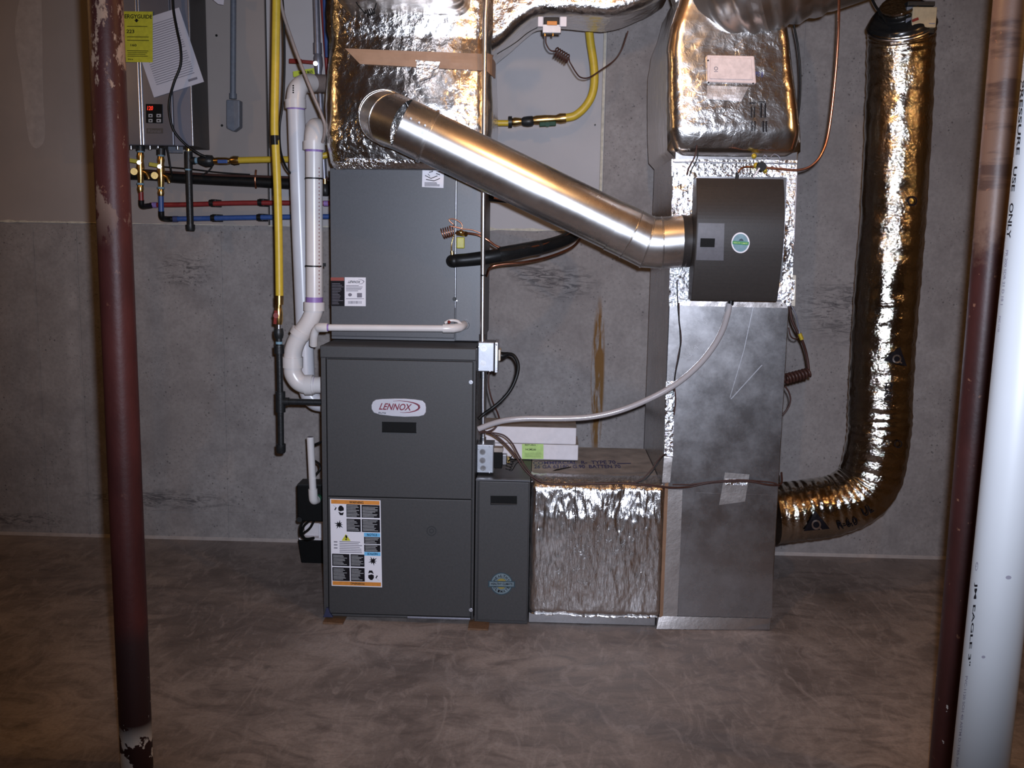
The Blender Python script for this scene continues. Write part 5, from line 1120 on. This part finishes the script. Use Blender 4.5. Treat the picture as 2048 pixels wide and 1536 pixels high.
link('drop', MB().tube([P(282, 384, YVl), P(282.5, 402, YVl)], .0115, 14), M['red'], rp); link('elbow', MB().tube(spline([P(282.5, 400, YVl), P(284, 412, YVl+.01), P(296, 412, YX-.02), P(303, 411, YX)], 5), .013, 14), M['black'], rp); link('run', MB().tube(sp([(300, 410, YX), (380, 409, YX), (480, 406, YX), (600, 406, YX), (672, 407, YX)], 4), .0115, 14), M['red'], rp)
for px in (309, 652): link('crimp_ring', MB().tube([P(px-4, 410 if px < 400 else 407, YX), P(px+5, 410 if px < 400 else 407, YX)], .0135, 14), M['purple'], rp)
bpz_ = thing('blue_water_pipe', 'blue plastic cold water pipe running along the wall', 'pipe', P(450, 436, YX))
link('drop', MB().tube([P(322, 392, YVl), P(322.5, 424, YVl)], .0125, 14), M['blue'], bpz_); link('elbow', MB().tube(spline([P(322.5, 422, YVl), P(324, 435, YVl+.01), P(334, 438, YX-.02), P(346, 438, YX)], 5), .0135, 14), M['black'], bpz_); link('run', MB().tube(sp([(342, 438, YX), (400, 437, YX), (500, 435, YX), (672, 433, YX)], 4), .0122, 14), M['blue'], bpz_)
link('crimp_ring', MB().tube([P(346, 438, YX), P(356, 438, YX)], .0145, 14), M['bluegrey'], bpz_)
for i, (px, py) in enumerate(((423, 406), (520, 405), (426, 436), (518, 435))):
    k_ = thing('pipe_clip', ['black clip on the red pipe, nearer the heater', 'black clip on the red pipe, nearer the yellow tube', 'black clip on the blue pipe, nearer the heater', 'black clip on the blue pipe, nearer the yellow tube'][i], 'clip', P(px, py, YX), 'pipe clips on the wall')
    link('band', MB().tube([P(px-4, py, YX), P(px+4, py, YX)], .0155, 14), M['black'], k_); q = P(px+2, py, YX); link('foot', MB().box((q.x-.012, YX+.008, q.z-.018), (q.x+.012, YW+.01, q.z+.018)), M['black'], k_, .002)
gp = thing('black_gas_drip', 'black iron drip pipe with cap hanging below the water heater', 'pipe', P(378, 380, 4.68)); YI = 4.66
link('upper_nipple', MB().tube([P(377, 290, YI), P(377, 305, YI)], .012, 12), M['brass'], gp); link('tee', MB().tube([P(377, 303, YI), P(377.5, 338, YI)], .0185, 14).tube([P(377, 321, YI), P(391, 321, YI)], .0165, 14), M['iron'], gp)
for y in (302.5, 338): link('thread_tape', MB().tube([P(377, y, YI), P(377, y+3, YI)], .0165, 14), M['bluet'], gp)
link('leg', MB().tube([P(377.5, 338, YI), P(381, 455, YI)], .0155, 16), M['iron'], gp); link('cap', MB().tube([P(380.5, 449, YI), P(381, 458, YI), P(381, 462, YI)], [.0215, .0215, .018], 14), M['iron'], gp)
gv = thing('heater_gas_valve', 'black union and blue handled gas valve right of the drip pipe', 'valve', P(420, 321, YI))
link('thread_tape', MB().tube([P(390, 321, YI), P(396, 321, YI)], .014, 12), M['bluet'], gv); link('union', MB().tube([P(396, 321, YI), P(402, 321, YI), P(412, 322, YI), P(425, 322, YI), P(428, 322, YI)], [.014, .021, .028, .026, .016], 8), M['iron'], gv)
link('valve_body', MB().tube([P(426, 322, YI), P(436, 322, YI), P(452, 322, YI), P(460, 322, YI)], [.014, .017, .017, .014], 12), M['brass'], gv); link('blue_handle', MB().bar(P(435, 323, YI-.025), P(455, 323, YI-.025), .016, .006), M['blue'], gv, .002, 'blue handle'); link('flare_nut', MB().tube([P(461, 321, YI), P(468, 321, YI), P(478, 320.5, YI)], [.016, .0215, .019], 6), M['brass'], gv)
tag(ltube('yellow_gas_tube', sp([(476, 320.5, YI), (530, 319, YI), (590, 318, YI), (635, 314, YI), (672, 305, YI+.02)], 6), .0142, M['yellow'], None, 16), 'yellow gas tube running horizontally behind the white vent pipes', 'pipe')
YO = 4.765
il = thing('insulated_line', 'thick black insulated line with copper strap along the wall', 'pipe', P(450, 356, YO))
ltube('insulation', sp([(225, 348, YO), (300, 350, YO), (350, 355, YO), (420, 359, YO), (520, 364, YO), (600, 369, YO), (672, 373, YO)], 6), .0255, M['black'], il, 16); link('copper_strap', MB().tube([P(512, 340, YO-.02), P(511, 352, YO-.029), P(510, 360, YO-.031), P(511, 370, YO-.028), P(512, 376, YO-.015)], .0045, 8), M['copper'], il)
tag(ltube('copper_supply_line', sp([(225, 339, YO-.03), (330, 344, YO-.03), (430, 350, YO-.03), (520, 353, YO-.03), (672, 358, YO-.03)], 5), .006, M['redbrown'], None, 9), 'thin dark copper line above the thick black insulated line', 'pipe')
wire('black_cable', [(320, 333, 4.70), (380, 338, 4.70), (440, 345, 4.71), (500, 349, 4.72)], .0032, M['black'], 'thin black cable sagging onto the insulated line', 'cable')
wire('black_cable', [(345, -20, 4.56), (347, 20, 4.56), (354, 60, 4.555), (361, 95, 4.55), (361, 130, 4.55), (348, 165, 4.55), (339, 200, 4.56), (339, 230, 4.56), (348, 262, 4.57), (370, 288, 4.59), (395, 306, 4.62), (412, 314, 4.63)], .0062, M['black'], 'thick black cable winding down the front of water heater', 'cable')
wire('black_cable', [(333, 292, 4.64), (337, 310, 4.64), (341, 335, 4.64), (345, 355, 4.66)], .0042, M['black'], 'short black cable hanging below heater beside the blue pipe valve', 'cable')
wire('valve_lever', [(424, 334, 4.64), (416, 343, 4.65), (404, 350, 4.66)], .004, M['iron'], 'black lever slanting below the black gas union', 'lever')
# grey electrical conduit on the wall
YO2 = 4.80
ec = thing('grey_conduit', 'grey plastic conduit ending in an angle fitting right of the heater', 'conduit', P(466, 150, YO2)); link('pipe', MB().tube([P(467, -30, YO2), P(466, 198, YO2)], .0135, 16), M['conduitgrey'], ec); link('hub', MB().tube([P(466, 187, YO2), P(466, 198, YO2)], .0175, 14), M['conduitgrey'], ec)
ang = [(452, 199), (479, 200), (479, 254), (466, 263), (452, 256)]; link('angle_fitting', MB().prism([P(x, y, YO2-.025) for x, y in ang], (0, .052, 0)), M['conduitgrey'], ec, .005)
q = P(455, 254, YO2-.025); link('cover_screw', MB().cyl(q, q-V((0, .003, 0)), .004, seg=8), M['steel'], ec)
# steel pipe with red lever valve, blue and red risers
YR = 4.74
sp2 = thing('valved_pipe', 'grey steel riser with red lever valve and lime green tag', 'pipe', P(635, 80, YR))
link('riser', MB().tube([P(631, -30, YR), P(635, 92, YR)], .0155, 16), M['steelgrey'], sp2); link('coupling', MB().tube([P(635, 86, YR), P(635.5, 108, YR)], .020, 14), M['steelgrey'], sp2); link('valve_body', MB().tube([P(636, 106, YR), P(636, 116, YR), P(637, 130, YR), P(637, 148, YR)], [.015, .021, .021, .014], 14), M['steelgrey'], sp2)
link('red_lever', MB().bar(P(628, 125, YR-.03), P(604, 123, YR-.035), .016, .006).bar(P(604, 123, YR-.035), P(578, 122, YR-.035), .021, .008), M['redh'], sp2, .004, 'red lever'); link('lever_nut', MB().cyl(P(631, 127, YR-.01), P(631, 127, YR-.042), .010, seg=10), M['steel'], sp2)
plate('lime_tag', ((586, 143), (628, 136), (630, 150), (587, 154)), YR-.03, .001, M['lime'], sp2, 0, 'lime green tag'); link('lettering', text_mb(MB(), 'WATER MAIN', ((597, 144), (625, 139.5), (626, 147), (597, 150)), YR-.031, .001), M['ink'], sp2, fix=False)
link('lower_riser', MB().tube([P(638, 146, YR), P(649, 358, YR)], .013, 14), M['steelgrey'], sp2)
link('brass_stem', MB().tube([P(650, 352, YR), P(650, 372, YR)], .011, 12), M['brass'], sp2); link('black_bulb', MB().tube([P(650, 368, YR), P(650, 376, YR), P(651, 388, YR), P(651, 392, YR)], [.014, .022, .022, .012], 14), M['iron'], sp2)
tag(ltube('blue_riser', [P(650, -30, 4.72), P(653, 60, 4.72), P(656, 115, 4.72)], .013, M['blue'], None, 14), 'blue plastic water riser beside the foil plenum, top left', 'pipe')
tag(ltube('red_riser', [P(642, -30, 4.76), P(648, 60, 4.76), P(654, 140, 4.76), P(657, 190, 4.76)], .008, M['red'], None, 12), 'dark red plastic riser between grey pipe and blue riser', 'pipe')
# gas shut-off on the wall right of the plenum
YY = 4.66
gs = thing('gas_shutoff', 'brass gas shutoff with green handle and curving yellow tube', 'valve', P(1080, 243, YY))
link('yellow_stub', MB().tube([P(975, 246, YY), P(1019, 246, YY)], .0135, 14), M['yellow'], gs); link('flange_nut', MB().tube([P(1017, 244, YY), P(1024, 244, YY)], .026, 8), M['iron'], gs); link('brass_nut', MB().tube([P(1023, 244, YY), P(1030, 244, YY), P(1043, 243, YY)], [.016, .021, .016], 6), M['brass'], gs)
link('union', MB().tube([P(1043, 243, YY), P(1047, 243, YY), P(1056, 243, YY), P(1065, 242, YY), P(1068, 242, YY)], [.015, .021, .024, .023, .016], 8), M['iron'], gs); link('valve_body', MB().tube([P(1066, 241, YY), P(1074, 240, YY), P(1090, 239, YY), P(1112, 238, YY), P(1120, 237, YY), P(1132, 236, YY)], [.018, .021, .021, .018, .024, .022], 10), M['brass'], gs)
link('green_handle', MB().bar(P(1079, 249, YY-.02), P(1112, 247, YY-.02), .020, .012).cyl(P(1095, 248, YY), P(1095, 249, YY-.035), .011, seg=10), M['green'], gs, .003, 'dark green handle')
ltube('yellow_tube', sp([(1130, 236, YY), (1150, 231, YY), (1170, 214, YY), (1184, 190, YY), (1189, 160, YY), (1187, 125, YY), (1181, 85, YY), (1176, 40, YY), (1170, 0, YY)], 8), .0185, M['yellow'], gs, 18)
q = P(1190, 250, YW+.02); link('anchor', MB().cyl(q, q-V((0, .012, 0)), .004, seg=8), M['black'], gs)
for px, py in ((433, 71), (444, 251)): q = P(px, py, YW+.008); link('nail_hole', MB().cyl(q+V((0, .004, 0)), q-V((0, .0015, 0)), .006, seg=8), M['black'], wall)
